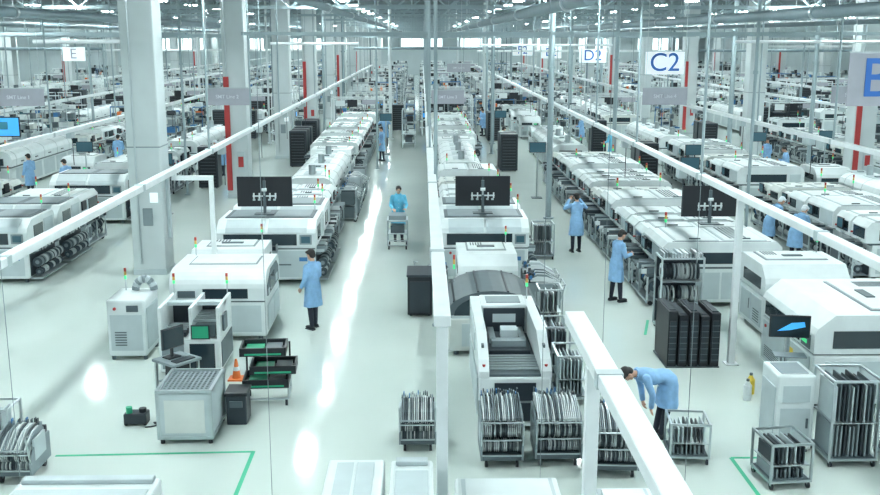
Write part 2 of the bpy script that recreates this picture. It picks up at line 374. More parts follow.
def oven(L=8.0):
    m = MB(); h = L/2
    m.box(-0.7, 0.7, -h, h, 0.1, 0.85, 'white', 0.03)
    m.box(-0.74, 0.74, -h+0.03, h-0.03, 0.84, 0.9, 'midgrey')
    pr = [(-0.78, 0.9), (-0.8, 1.15), (-0.74, 1.32), (-0.6, 1.42), (-0.45, 1.46), (0.45, 1.46), (0.6, 1.42), (0.74, 1.32), (0.8, 1.15), (0.78, 0.9)]
    m.prism(pr[::-1], 'y', -h+0.05, h-0.05, 'white')
    y = -h+0.6; k = 0
    while y < h-0.4:
        pr2 = [(p[0]*1.004, 0.9+(p[1]-0.9)*1.008) for p in pr]
        m.prism(pr2[::-1], 'y', y, y+0.02, 'grey')
        for s in (-1, 1):
            x0, x1 = sorted((s*0.7, s*0.712)); m.box(x0, x1, y+0.1, y+1.5, 0.2, 0.78, 'white2')
            x0, x1 = sorted((s*0.79, s*0.815)); m.box(x0, x1, y+0.5, y+0.8, 1.0, 1.04, 'midgrey')
        m.box(-0.3, 0.3, y+0.3, y+1.2, 1.46, 1.475, 'white2'); m.box(-0.1, 0.1, y+0.5, y+0.7, 1.475, 1.52, 'grey')
        y += 1.7
    for y in (-h+0.9, 0.1, h-0.9):
        m.cyl((0, y, 1.46), (0, y, 1.8), 0.12, 'metal', 12)
    m.box(-0.5, 0.5, -h-0.02, -h+0.04, 0.95, 1.2, 'glass')
    m.box(-0.4, 0.4, -h-0.35, -h, 0.75, 0.95, 'midgrey'); m.box(-0.4, 0.4, h, h+0.3, 0.75, 0.95, 'midgrey')
    m.box(-0.85, -0.8, -h+0.3, -h+0.8, 1.0, 1.35, 'black')
    for x in (-0.55, 0.55):
        for y in (-h+0.3, 0, h-0.3): m.cyl((x, y, 0), (x, y, 0.12), 0.05, 'midgrey', 8)
    m.tower(0.5, -h+0.4, 1.40, 0.45)
    return m.mesh('reflow_oven')
OV = oven()

def boxmachine(w=1.7, d=1.8, h=1.4, body='white'):
    m = MB(); W = w/2; D = d/2
    for x in (-W+0.15, W-0.15):
        for y in (-D+0.15, D-0.15): m.cyl((x, y, 0), (x, y, 0.12), 0.045, 'midgrey', 8)
    m.box(-W, W, -D, D, 0.1, h*0.58, body, 0.03)
    m.box(-W+0.03, W-0.03, -D+0.03, D-0.03, h*0.57, h*0.6, 'midgrey')
    c = 0.22
    prof = [(-D, h*0.6), (D, h*0.6), (D, h-0.08), (D-0.08, h), (-D+c+0.1, h), (-D+0.05, h-c), (-D, h-c-0.1)]
    m.prism(prof, 'x', -W-0.01, W+0.01, body)
    m.box(-W+0.15, W-0.5, -D-0.012, -D+0.01, h*0.63, h-c-0.12, 'glass')
    m.box(W-0.42, W-0.12, -D-0.014, -D+0.01, h*0.62, h-c-0.14, 'midgrey'); m.box(W-0.4, W-0.22, -D-0.02, -D, h*0.66, h*0.70, 'led_g')
    m.box(-W+0.1, -0.02, -D-0.01, -D+0.01, 0.18, h*0.55, 'white2'); m.box(0.02, W-0.1, -D-0.01, -D+0.01, 0.18, h*0.55, 'white2')
    m.box(-0.09, -0.06, -D-0.03, -D, 0.4, 0.55, 'midgrey'); m.box(0.06, 0.09, -D-0.03, -D, 0.4, 0.55, 'midgrey')
    m.cyl((-W+0.22, -D-0.03, h*0.5), (-W+0.22, -D, h*0.5), 0.03, 'red', 10); m.box(0.2, 0.32, -D-0.015, -D, h*0.42, h*0.49, 'yellow')
    for k in range(6): m.box(-W+0.2, -0.2, -D-0.014, -D, 0.24+k*0.035, 0.255+k*0.035, 'midgrey')
    for s in (-1, 1):
        x0, x1 = sorted((s*W, s*(W+0.02))); m.box(x0, x1, -D+0.2, -0.03, 0.2, h*0.52, 'white2'); m.box(x0, x1, 0.03, D-0.2, 0.2, h*0.52, 'white2')
        m.box(x0, x1, -D+0.3, D-0.3, h*0.66, h-0.25, 'glass')
        xa, xb = sorted((s*(W+0.02), s*(W+0.026)))
        for k in range(5): m.box(xa, xb, -D+0.3, -D+0.7, 0.26+k*0.05, 0.28+k*0.05, 'midgrey')
        m.box(xa, xb, 0.1, 0.14, 0.4, 0.6, 'midgrey')
    m.box(-W+0.2, W-0.2, -0.15, D-0.15, h, h+0.012, 'grey'); m.box(-W+0.24, W-0.24, -0.11, D-0.19, h+0.012, h+0.03, body, 0.005)
    m.box(-0.2, 0.2, 0.1, 0.25, h+0.03, h+0.05, 'midgrey')
    for k in range(5): m.box(-W+0.3+k*0.06, -W+0.33+k*0.06, 0.3, D-0.25, h+0.03, h+0.036, 'midgrey')
    m.tower(W-0.15, D-0.2, h, 0.42)
    return m.mesh('inspection_machine')
BM1 = boxmachine(); BM2 = boxmachine(1.3, 1.7, 1.3); BM3 = boxmachine(2.0, 2.3, 1.55)

def shelf_rack(seed=0):
    rnd = random.Random(seed); m = MB()
    fc = rnd.choice(['metal', 'grey', 'blue', 'white2'])
    m.frame(-0.9, 0.9, -0.3, 0.3, 0, 1.8, 0.04, fc)
    for z in (0.35, 0.8, 1.25, 1.72):
        m.box(-0.86, 0.86, -0.28, 0.28, z, z+0.025, 'grey')
        x = -0.83
        while x < 0.6:
            w = rnd.uniform(0.12, 0.3); h = rnd.uniform(0.12, 0.33)
            m.box(x, x+w, -0.24, rnd.uniform(0.1, 0.24), z+0.025, z+0.025+h, rnd.choice(['white', 'white2', 'blue', 'white', 'grey', 'beige', 'dark', 'midgrey', 'black', 'reel', 'white2', 'orange' if rnd.random() < .15 else 'midgrey']))
            x += w+rnd.uniform(0.01, 0.08)
    return m.mesh('storage_rack')
SR = [shelf_rack(i) for i in range(6)]

def workbench(seed=0):
    rnd = random.Random(seed+50); m = MB()
    m.box(-0.9, 0.9, -0.4, 0.4, 0.74, 0.78, 'white2', 0.008)
    for x in (-0.85, 0.81):
        for y in (-0.36, 0.32): m.box(x, x+0.04, y, y+0.04, 0, 0.74, 'metal')
    for x in (-0.85, 0.81): m.box(x, x+0.04, 0.34, 0.38, 0.78, 2.1, 'white2')
    m.box(-0.85, 0.85, 0.1, 0.38, 1.35, 1.38, 'grey'); m.box(-0.8, 0.8, 0.0, 0.1, 2.05, 2.1, 'white')
    m.box(-0.85, 0.85, 0.3, 0.34, 2.06, 2.1, 'metal')
    m.box(-0.6, -0.1, 0.12, 0.15, 0.9, 1.22, 'black'); m.box(-0.58, -0.12, 0.113, 0.12, 0.92, 1.2, 'screen' if seed == 1 else 'screen_dim')
    m.box(-0.37, -0.33, 0.13, 0.16, 0.78, 0.95, 'black'); m.box(-0.45, -0.25, 0.05, 0.25, 0.78, 0.795, 'black')
    for k in range(5):
        x = rnd.uniform(-0.8, 0.6); m.box(x, x+0.2, -0.3, 0.0, 0.78, 0.78+rnd.uniform(0.05, 0.2), rnd.choice(['blue', 'white', 'green', 'midgrey', 'dark', 'grey']))
        x = -0.8+k*0.32; m.box(x, x+0.24, 0.12, 0.34, 1.38, 1.38+rnd.uniform(.1, .25), rnd.choice(['dark', 'white', 'grey', 'midgrey', 'beige']))
    m.box(-0.8, 0.8, -0.3, 0.3, 0.25, 0.28, 'white2'); m.box(-0.5, 0.1, -0.2, 0.2, 0.28, 0.6, 'midgrey')
    return m.mesh('workbench')
WB = [workbench(i) for i in range(4)]

def gantry():
    m = MB()
    for x in (-1.62, 1.56):
        for y in (-0.97, 0.91): m.box(x, x+0.06, y, y+0.06, 0, 2.5, 'white')
        m.box(x, x+0.06, -0.91, 0.91, 2.4, 2.46, 'white')
    for y in (-0.97, 0.91): m.box(-1.56, 1.56, y, y+0.06, 2.4, 2.46, 'white')
    m.box(-1.5, 1.5, -0.06, 0.06, 2.35, 2.42, 'midgrey')
    m.box(-0.6, 0.0, -1.0, -0.97, 1.95, 2.38, 'black'); m.box(0.3, 1.2, -0.99, -0.97, 2.1, 2.38, 'signgrey'); m.box(-1.3, -0.75, -0.99, -0.975, 2.0, 2.35, 'white')
    for x in (-1.1, 0.5): m.cyl((x, 0, 2.36), (x, 0, 1.75), 0.02, 'dark', 6)
    return m.mesh('equipment_gantry')
GT = gantry()

def reel_cart(w=0.56, h=0.98, seed=0):
    """feeder exchange cart: front (-Y) shows a fan of feeders and reels"""
    rnd = random.Random(seed); m = MB(); W = w/2
    m.box(-W, W, -0.32, 0.35, 0.12, 0.2, 'midgrey', 0.01)
    for x in (-W+0.06, W-0.06):
        for y in (-0.25, 0.3):
            m.cyl((x-0.02, y, 0.06), (x+0.02, y, 0.06), 0.06, 'black', 12); m.box(x-0.025, x+0.025, y-0.02, y+0.02, 0.07, 0.13, 'metal')
    for x in (-W-0.025, W):
        m.prism([(-0.36, 0.14), (0.36, 0.14), (0.36, h-0.2), (0.1, h-0.18), (-0.2, h-0.22), (-0.38, h-0.4)], 'x', x, x+0.025, 'grey')
        m.box(x-0.002, x+0.027, -0.2, 0.2, 0.3, 0.6, 'white2')
        m.cyl((x+0.012, -0.34, 0.3), (x+0.012, -0.46, 0.75), 0.014, 'metal', 8); m.cyl((x+0.012, -0.46, 0.75), (x+0.012, -0.36, 0.72), 0.012, 'metal', 6)
    m.cyl((-W-0.01, -0.46, 0.75*h/0.98), (W+0.01, -0.46, 0.75*h/0.98), 0.014, 'metal', 8)
    m.box(-W, W, 0.3, 0.34, 0.2, h-0.1, 'dark'); m.box(-W, W, -0.02, 0.3, h-0.2, h-0.16, 'midgrey')
    n = int(w/0.027)
    for i in range(n):
        x = -W+0.006+i*(w-0.01)/n
        hh = h+rnd.uniform(-0.06, 0.015); y2 = rnd.uniform(0.26, 0.38); mm = rnd.choice(['white', 'white2', 'metal', 'grey', 'midgrey', 'white'])
        m.prism([(-0.3, h-0.26), (-0.2, h-0.18), (y2, h-0.16), (y2, hh-0.08), (0.15, hh), (-0.05, hh-0.01), (-0.22, h-0.12), (-0.36, h-0.2), (-0.36, h-0.24)], 'x', x, x+0.015, mm)
        m.box(x, x+0.015, y2-0.1, y2-0.04, hh-0.08, hh+0.02, rnd.choice(['midgrey', 'dark', 'blue', 'grey']))
        m.reel(x+0.008, -0.2, 0.56*h/0.98, 0.12, 0.012, 'x', rnd.choice(['reel', 'white', 'reel_dark', 'reel', 'reel_dark']))
        m.reel(x+0.008, -0.2, 0.32*h/0.98, 0.10, 0.012, 'x', rnd.choice(['reel', 'reel_dark', 'grey', 'white']))
    m.box(-W, W, -0.35, -0.33, 0.43, 0.45, 'metal'); m.box(-W, W, -0.35, -0.33, 0.2, 0.22, 'metal')
    return m.mesh('reel_feeder_cart')
RC = [reel_cart(seed=1), reel_cart(0.62, 0.95, seed=2), reel_cart(0.5, 0.72, seed=3)]

def frame_cart(w, d, h, fill='midgrey', seed=0):
    rnd = random.Random(seed); m = MB()
    m.frame(-w/2, w/2, -d/2, d/2, 0.1, h, 0.03, 'metal')
    for x in (-w/2+0.04, w/2-0.04):
        for y in (-d/2+0.04, d/2-0.04): m.cyl((x-0.015, y, 0.05), (x+0.015, y, 0.05), 0.05, 'black', 10); m.box(x-0.02, x+0.02, y-0.02, y+0.02, 0.06, 0.11, 'metal')
    m.box(-w/2+0.03, w/2-0.03, -d/2+0.03, d/2-0.03, h*0.5, h*0.5+0.015, 'metal')
    m.box(-w/2+0.03, w/2-0.03, -d/2+0.03, d/2-0.03, 0.13, 0.14, 'midgrey')
    k = -w/2+0.06
    while k < w/2-0.08:
        m.box(k, k+0.025, -d/2+0.08, d/2-0.08, 0.14, h*0.5-rnd.uniform(0.02, 0.08), rnd.choice([fill, 'midgrey', 'grey']))
        m.box(k, k+0.02, -d/2+0.06, d/2-0.1, h*0.5+0.015, h-rnd.uniform(0.04, 0.12), rnd.choice([fill, 'white2', 'midgrey']))
        k += 0.06
    return m.mesh('metal_frame_cart')

def reel_rack():
    m = MB(); m.frame(-0.45, 0.45, -0.3, 0.3, 0.08, 1.6, 0.035, 'white2')
    for x in (-0.4, 0.4):
        for y in (-0.25, 0.25): m.cyl((x-0.02, y, 0.045), (x+0.02, y, 0.045), 0.045, 'black', 10)
    for z in (0.12, 0.6, 1.08):
        m.box(-0.42, 0.42, -0.28, 0.28, z, z+0.02, 'metal')
        for i in range(22):
            if random.random() < 0.1: continue
            m.reel(-0.39+i*0.036, -0.04, z+0.19, 0.17, 0.014, 'x', random.choice(['reel', 'reel_dark', 'reel_dark', 'midgrey', 'white2', 'white']))
    m.box(-0.42, 0.42, 0.22, 0.26, 0.12, 1.55, 'dark')
    for i in range(14): m.box(-0.4+i*0.06, -0.37+i*0.06, -0.26, 0.2, 1.6, 1.68+random.uniform(-0.02, 0.03), random.choice(['white', 'white2', 'metal', 'midgrey']))
    return m.mesh('component_reel_rack')
RR = reel_rack()

def twin_monitor():
    m = MB()
    m.box(-0.25, 0.25, -0.15, 0.15, 0, 0.02, 'midgrey'); m.box(-0.035, 0.035, -0.03, 0.03, 0.02, 0.85, 'midgrey')
    m.box(-0.7, 0.7, 0.03, 0.07, 0.18, 0.95, 'black', 0.01)
    m.box(-0.006, 0.006, 0.024, 0.03, 0.19, 0.94, 'midgrey')
    m.box(-0.66, 0.66, 0.07, 0.074, 0.22, 0.91, 'screen_dim')
    m.box(-0.3, 0.3, -0.02, 0.028, 0.44, 0.47, 'white')
    for x in (-0.29, -0.15, 0.12, 0.26): m.box(x, x+0.035, -0.01, 0.029, 0.39, 0.53, 'white')
    for k in range(5): m.box(-0.3+k*0.13, -0.24+k*0.13, -0.015, 0.029, 0.34, 0.38, 'white2')
    m.cyl((-0.06, -0.03, 0.62), (0.06, -0.03, 0.62), 0.04, 'white', 10); m.box(-0.015, 0.015, -0.03, 0.029, 0.47, 0.6, 'white')
    return m.mesh('twin_display_monitor')
TM = twin_monitor()

# ------------------------------------------------------------------ ROW A (left of main aisle)
m = MB(); m.box(-0.36, 0.36, -0.5, 0.5, 0.08, 1.18, 'white', 0.04); m.box(-0.3, 0.3, -0.512, -0.5, 0.2, 0.9, 'white2'); m.box(0.02, 0.24, -0.52, -0.5, 0.96, 1.08, 'midgrey')
for k in range(6): m.box(-0.22, 0.0, -0.52, -0.51, 0.3+k*0.05, 0.32+k*0.05, 'midgrey')
m.box(0.36, 0.372, -0.4, 0.4, 0.2, 1.0, 'white2'); m.cyl((-0.2, -0.53, 1.02), (-0.2, -0.5, 1.02), 0.03, 'red', 10)
for k in range(9):
    t0 = k/9*math.pi; t1 = (k+1)/9*math.pi
    m.cyl((0.0+0.18-0.18*math.cos(t0), 0.25, 1.2+0.22*math.sin(t0)), (0.18-0.18*math.cos(t1), 0.25, 1.2+0.22*math.sin(t1)), 0.075, 'white2' if k % 2 else 'grey', 12)
for x in (-0.3, 0.3):
    for y in (-0.4, 0.4): m.cyl((x, y, 0), (x, y, 0.1), 0.04, 'midgrey', 8)
m.tower(-0.2, 0.3, 1.18, 0.45); m.obj('control_cabinet', (-5.6, 18.8, 0))
m = MB()
for x in (-0.45, 0.45):
    for y in (-0.5, 0.5): m.cyl((x, y, 0), (x, y, 0.1), 0.04, 'midgrey', 8)
m.box(-0.55, 0.55, -0.6, 0.6, 0.08, 0.7, 'white', 0.03)
m.box(-0.5, -0.1, -0.615, -0.6, 0.15, 0.62, 'grey'); m.box(0.0, 0.45, -0.612, -0.6, 0.15, 0.62, 'glass')
m.box(0.55, 0.565, -0.5, 0.5, 0.15, 0.62, 'midgrey')
for x in (-0.55, 0.0, 0.49): m.box(x, x+0.06, -0.58, 0.58, 0.7, 1.28, 'white', 0.01)
m.box(-0.49, 0.49, 0.3, 0.56, 0.7, 1.15, 'dark'); m.box(-0.55, 0.55, -0.1, 0.1, 1.2, 1.26, 'white2')
m.box(-0.45, -0.08, -0.5, 0.2, 0.72, 0.8, 'dark'); m.box(0.1, 0.45, -0.5, 0.1, 0.72, 0.95, 'midgrey')
m.box(0.05, 0.38, -0.66, -0.63, 0.72, 0.98, 'black'); m.box(0.07, 0.36, -0.665, -0.66, 0.74, 0.96, 'green')
m.box(0.18, 0.24, -0.63, -0.58, 0.8, 0.86, 'metal')
for k in range(4): m.cyl((-0.48, -0.4+k*0.12, 0.84), (-0.08, -0.4+k*0.12, 0.84), 0.015, 'metal', 8)
m.box(0.565, 0.6, -0.4, -0.1, 0.8, 1.1, 'midgrey')
for k in range(6): m.box(0.06, 0.48, -0.5+k*0.13, -0.46+k*0.13, 1.0, 1.04, 'metal')
m.tower(-0.5, 0.5, 1.27, 0.4); m.tower(0.5, 0.5, 1.27, 0.4); m.obj('board_loader_machine', (-4.2, 17.95, 0))
m = MB()
for x in (-0.8, 0.8):
    for y in (-0.8, 0.8): m.cyl((x, y, 0), (x, y, 0.12), 0.05, 'midgrey', 8)
m.box(-0.95, 0.95, -0.95, 0.95, 0.1, 0.82, 'white', 0.04); m.box(-0.93, 0.93, -0.93, 0.93, 0.8, 0.86, 'midgrey')
pr = [(-0.97, 0.85), (0.97, 0.85)]+[(0.97-0.25*(1-math.cos(t)), 1.15+0.3*math.sin(t)) for t in [math.pi/2*k/6 for k in range(7)]]+[(-0.97+0.4*(1-math.cos(t)), 1.1+0.35*math.sin(t)) for t in [math.pi/2*k/6 for k in range(6, -1, -1)]]
m.prism(pr, 'x', -0.96, 0.96, 'white')
for s in (-1, 1):
    x0, x1 = sorted((s*0.96, s*0.975))
    a = [(-0.78, 0.9), (0.75, 0.9), (0.75, 1.2), (0.5, 1.36), (-0.3, 1.36), (-0.78, 1.12)]
    m.prism(a, 'x', x0, x1, 'midgrey'); xa, xb = sorted((s*0.975, s*0.985)); m.box(xa, xb, -0.5, 0.1, 0.95, 1.25, 'glass'); m.box(x0, x1, -0.8, -0.03, 0.2, 0.72, 'white2'); m.box(x0, x1, 0.03, 0.8, 0.2, 0.72, 'white2')
    m.box(xa, xb, 0.3, 0.55, 0.95, 1.1, 'white2'); m.box(xa, xb, -0.75, -0.55, 0.93, 1.03, 'white2')
m.box(-0.3, 0.6, -0.985, -0.96, 0.9, 1.1, 'glass'); m.box(-0.85, 0.0, -0.965, -0.95, 0.2, 0.75, 'white2'); m.box(0.06, 0.85, -0.965, -0.95, 0.2, 0.75, 'white2'); m.box(-0.8, -0.45, -0.985, -0.96, 0.92, 1.06, 'midgrey')
m.box(-0.7, 0.7, -0.3, 0.5, 1.45, 1.458, 'grey'); m.box(-0.66, 0.66, -0.26, 0.46, 1.458, 1.475, 'white'); m.tower(-0.75, 0.6, 1.4, 0.45)
m.obj('solder_paste_printer', (-4.1, 20.45, 0))
place(BM2, 'inspection_machine', (-4.45, 22.95, 0), 0, (1.25, 0.85, 0.98))
place(FM, 'placement_machine', (-3.85, 25.2, 0))
place(TM, 'twin_display_monitor', (-4.02, 25.3, 1.615), 0, 1.0)
place(FM, 'placement_machine', (-3.85, 27.25, 0)); place(PM[0], 'placement_machine', (-3.85, 29.35, 0)); place(PM[3], 'placement_machine', (-3.85, 31.4, 0))
place(OV, 'reflow_oven', (-3.75, 37.1, 0))
place(BM1, 'inspection_machine', (-3.85, 43.0, 0))
for i in range(7): place(PM[(i*3) % 4], 'placement_machine', (-3.9, 45.4+2.05*i, 0))
for i in range(7): place(RC[i % 2] if i % 3 else frame_cart(0.6, 0.6, 1.1, 'dark', 30+i), 'reel_feeder_cart' if i % 3 else 'metal_frame_cart', (-2.5, 33.2+1.05*i, 0), math.pi/2)

# tray trolley
m = MB(); m.frame(-0.38, 0.38, -0.3, 0.3, 0.12, 0.34, 0.03, 'metal')
for x in (-0.33, 0.33):
    for y in (-0.25, 0.25): m.cyl((x-0.02, y, 0.06), (x+0.02, y, 0.06), 0.06, 'black', 12); m.box(x-0.02, x+0.02, y-0.02, y+0.02, 0.07, 0.13, 'metal')
for x in (-0.38, 0.35): m.box(x, x+0.03, 0.27, 0.3, 0.34, 0.95, 'black')
for z, dy, dx in ((0.34, -0.05, 0.0), (0.56, 0.0, 0.12), (0.86, 0.05, -0.04)):
    m.box(-0.38+dx, 0.38+dx, -0.3+dy, 0.26+dy, z, z+0.02, 'black')
    for a in ((-0.38, -0.35, -0.3, 0.26), (0.35, 0.38, -0.3, 0.26), (-0.38, 0.38, -0.3, -0.27), (-0.38, 0.38, 0.23, 0.26)):
        m.box(a[0]+dx, a[1]+dx, a[2]+dy, a[3]+dy, z+0.02, z+0.14, 'black')
    m.box(-0.3+dx, 0.0+dx, -0.22+dy, 0.2+dy, z+0.02, z+0.07, 'green'); m.box(0.04+dx, 0.3+dx, -0.22+dy, 0.2+dy, z+0.02, z+0.09, 'midgrey')
    m.box(-0.3+dx, 0.3+dx, -0.306+dy, -0.3+dy, z+0.02, z+0.05, 'green')
m.obj('tray_trolley', (-2.62, 16.1, 0), 0.06)
m = MB(); m.box(-0.14, 0.14, -0.14, 0.14, 0, 0.03, 'orange', 0.008); m.cyl((0, 0, 0.03), (0, 0, 0.38), 0.08, 'orange', 16, 0.02); m.cyl((0, 0, 0.17), (0, 0, 0.24), 0.062, 'white', 16, 0.048)
m.obj('traffic_cone', (-3.35, 17.2, 0))
m = MB()
for x in (-0.36, 0.36):
    for y in (-0.45, 0.45): m.cyl((x, y, 0), (x, y, 0.09), 0.035, 'black', 8)
m.box(-0.4, 0.4, -0.5, 0.5, 0.08, 0.8, 'white2', 0.015); m.frame(-0.42, 0.42, -0.52, 0.52, 0.08, 0.86, 0.045, 'metal')
m.box(-0.3, 0.3, -0.512, -0.5, 0.18, 0.7, 'beige')
m.box(-0.37, 0.37, -0.47, 0.47, 0.80, 0.81, 'midgrey')
for k in range(11): m.box(-0.37+k*0.07, -0.345+k*0.07, -0.47, 0.47, 0.82, 0.835, 'grey')
for k in range(13): m.box(-0.37, 0.37, -0.46+k*0.075, -0.435+k*0.075, 0.815, 0.83, 'grey')
m.obj('steel_cabinet', (-3.58, 14.75, 0))
m = MB()
m.box(-0.3, 0.3, -0.3, 0.3, 0.55, 0.6, 'grey', 0.01)
for x in (-0.27, 0.23):
    for y in (-0.27, 0.23): m.box(x, x+0.04, y, y+0.04, 0, 0.55, 'metal')
m.box(-0.15, 0.1, 0.0, 0.2, 0.6, 0.62, 'black'); m.box(-0.04, 0.0, 0.08, 0.12, 0.62, 0.8, 'black')
m.box(-0.26, 0.2, 0.03, 0.07, 0.78, 1.15, 'dark', 0.01); m.box(-0.24, 0.18, 0.022, 0.03, 0.8, 1.13, 'glass')
m.box(-0.2, 0.2, -0.25, -0.1, 0.6, 0.62, 'dark'); m.box(-0.25, 0.25, -0.2, 0.2, 0.2, 0.22, 'grey'); m.box(-0.1, 0.15, -0.15, 0.2, 0.22, 0.5, 'black')
m.obj('computer_trolley', (-4.25, 16.6, 0), 0.9)
m = MB(); m.box(-0.16, 0.16, -0.2, 0.2, 0.0, 0.5, 'dark', 0.02); m.box(-0.18, 0.18, -0.22, 0.22, 0.48, 0.54, 'black', 0.01); m.box(-0.1, 0.1, -0.225, -0.2, 0.3, 0.4, 'midgrey'); m.obj('waste_bin', (-2.95, 15.2, 0))
m = MB(); m.box(-0.18, 0.18, -0.12, 0.12, 0.03, 0.2, 'dark', 0.02); m.cyl((-0.1, -0.05, 0.2), (-0.1, -0.05, 0.3), 0.05, 'green', 10); m.cyl((0.1, 0, 0.2), (0.1, 0, 0.26), 0.06, 'black', 12)
for x in (-0.15, 0.15): m.cyl((x, -0.1, 0.03), (x, 0.1, 0.03), 0.03, 'black', 8)
P = [(0.18+0.25*t+0.1*math.sin(t*6), -0.1-0.1*math.cos(t*5), 0.02) for t in [k/10 for k in range(11)]]
for a, b_ in zip(P, P[1:]): m.cyl(a, b_, 0.012, 'black', 6)
m.obj('vacuum_pump', (-4.55, 15.1, 0))
place(RC[2], 'reel_feeder_cart', (-5.62, 13.2, 0)); place(frame_cart(0.5, 0.5, 0.8, seed=4), 'metal_frame_cart', (-6.2, 13.9, 0))

# ------------------------------------------------------------------ foreground cabinets
def topcab(x0, x1, y0, y1, h, style):
    m = MB(); m.box(x0, x1, y0, y1, 0.06, h, 'white', 0.03)
    for x in (x0+0.1, x1-0.1):
        for y in (y0+0.1, y1-0.1): m.cyl((x, y, 0), (x, y, 0.08), 0.04, 'midgrey', 8)
    if style == 0:
        m.box(x0+0.1, x1-0.1, y0+0.1, y1-0.12, h, h+0.015, 'white2'); m.box((x0+x1)/2-0.015, (x0+x1)/2+0.015, y0+0.1, y1-0.1, h+0.015, h+0.03, 'white')
    elif style == 1:
        m.box(x0+0.06, x1-0.06, y0+0.06, y1-0.06, h, h+0.012, 'white2'); m.box(x0+0.1, x1-0.1, y0+0.1, y1-0.1, h+0.012, h+0.03, 'white', 0.005)
    else:
        m.box(x0+0.05, x1-0.05, y1-0.16, y1-0.04, h, h+0.05, 'white2', 0.01); m.box(x0+0.05, x1-0.05, y0+0.1, y1-0.3, h, h+0.02, 'white2', 0.01)
    m.box(x0+0.1, x1-0.1, y1, y1+0.01, 0.3, h-0.2, 'white2')
    m.obj('equipment_cabinet')
topcab(-0.98, -0.40, 8.3, 9.75, 1.72, 0); topcab(-0.33, 0.10, 8.3, 9.72, 1.72, 2); topcab(0.32, 1.36, 8.2, 9.5, 1.62, 1); topcab(-4.1, -2.68, 8.2, 9.6, 1.6, 2)
topcab(1.72, 2.35, 8.6, 9.6, 1.45, 1)

# ------------------------------------------------------------------ ROW B
place(RC[0], 'reel_feeder_cart', (1.12, 13.6, 0)); place(RC[1], 'reel_feeder_cart', (1.93, 13.65, 0)); place(RC[1], 'reel_feeder_cart', (2.68, 13.25, 0), -0.06); place(RC[2], 'reel_feeder_cart', (-0.08, 14.2, 0))
m = MB()
for x in (-0.45, 0.45):
    for y in (-1.3, 1.3): m.cyl((x, y, 0), (x, y, 0.12), 0.05, 'midgrey', 8)
m.box(-0.55, 0.55, -1.5, 1.5, 0.1, 0.9, 'white', 0.03)
sidep = [(-1.5, 0.9), (1.5, 0.9), (1.5, 1.42), (-0.7, 1.42), (-1.35, 1.15), (-1.5, 1.0)]
m.prism(sidep, 'x', -0.56, -0.40, 'white'); m.prism(sidep, 'x', 0.40, 0.56, 'white')
m.box(-0.40, 0.40, 0.75, 1.5, 0.9, 1.45, 'white', 0.03); m.box(-0.36, 0.36, 0.72, 0.75, 0.98, 1.40, 'dark'); m.box(-0.2, 0.2, 0.715, 0.72, 1.15, 1.3, 'white2')
m.box(-0.40, 0.40, -1.45, 0.75, 0.9, 0.94, 'midgrey'); m.box(-0.34, 0.34, -0.5, 0.6, 0.94, 1.02, 'dark', 0.01)
for k in range(6): m.cyl((-0.38, -1.3+k*0.13, 0.98), (0.38, -1.3+k*0.13, 0.98), 0.02, 'metal', 8)
m.box(-0.28, 0.28, -0.3, -0.1, 1.02, 1.12, 'grey'); m.box(-0.3, -0.2, -0.1, 0.6, 1.02, 1.1, 'metal'); m.box(-0.1, 0.18, 0.05, 0.35, 1.02, 1.2, 'white2', 0.01); m.box(0.2, 0.3, -0.1, 0.6, 1.02, 1.1, 'metal')
m.box(-0.32, 0.32, -1.515, -1.5, 0.2, 0.82, 'dark'); m.box(-0.3, 0.3, -1.52, -1.5, 0.5, 0.53, 'metal')
for s in (-1, 1):
    x0, x1 = sorted((s*0.56, s*0.575)); m.box(x0, x1, -1.2, -0.03, 0.2, 0.8, 'white2'); m.box(x0, x1, 0.03, 1.2, 0.2, 0.8, 'white2'); m.box(x0, x1, -0.4, 1.2, 1.0, 1.3, 'white2')
    m.box(s*0.48-0.02, s*0.48+0.02, -1.1, -0.85, 1.2, 1.3, 'midgrey'); m.cyl((s*0.48, -1.42, 1.0), (s*0.48, -1.42, 1.09), 0.025, 'red', 8)
m.box(-0.3, 0.3, 0.9, 1.35, 1.45, 1.46, 'grey')
m.tower(0.45, 1.3, 1.42, 0.45); m.obj('board_transfer_machine', (1.42, 16.1, 0))
place(frame_cart(0.55, 0.8, 0.85, 'grey', 6), 'metal_frame_cart', (2.5, 16.2, 0))
place(frame_cart(0.45, 0.8, 1.0, 'dark', 16), 'metal_frame_cart', (2.4, 17.4, 0))
m = MB()
for x in (-0.7, 0.7):
    for y in (-0.8, 0.8): m.cyl((x, y, 0), (x, y, 0.12), 0.05, 'midgrey', 8)
m.box(-0.85, 0.85, -0.95, 0.95, 0.1, 0.75, 'beige', 0.03)
arc = [(-0.92, 0.75), (0.92, 0.75)]+[(0.92*math.cos(t), 0.78+0.5*math.sin(t)) for t in [math.pi*k/14 for k in range(15)]]
m.prism(arc, 'y', -0.9, 0.9, 'midgrey')
arc2 = [(0.75*math.cos(t), 0.80+0.40*math.sin(t)) for t in [math.pi*k/14 for k in range(15)]]
m.prism(arc2, 'y', -0.915, -0.9, 'glass'); m.box(-0.8, 0.8, -0.93, -0.9, 0.74, 0.8, 'white2')
for t in (0.2, 0.4, 0.6, 0.8):
    c, s_ = 0.925*math.cos(math.pi*t), 0.78+0.505*math.sin(math.pi*t); m.box(c-0.02, c+0.02, -0.88, 0.88, s_-0.02, s_+0.012, 'dark')
m.box(-0.6, 0.6, -0.965, -0.95, 0.2, 0.65, 'white2'); m.tower(-0.7, 0.7, 1.05, 0.6)
m.obj('curved_hood_inspection_machine', (1.35, 19.4, 0))
place(BM2, 'inspection_machine', (1.45, 22.3, 0))
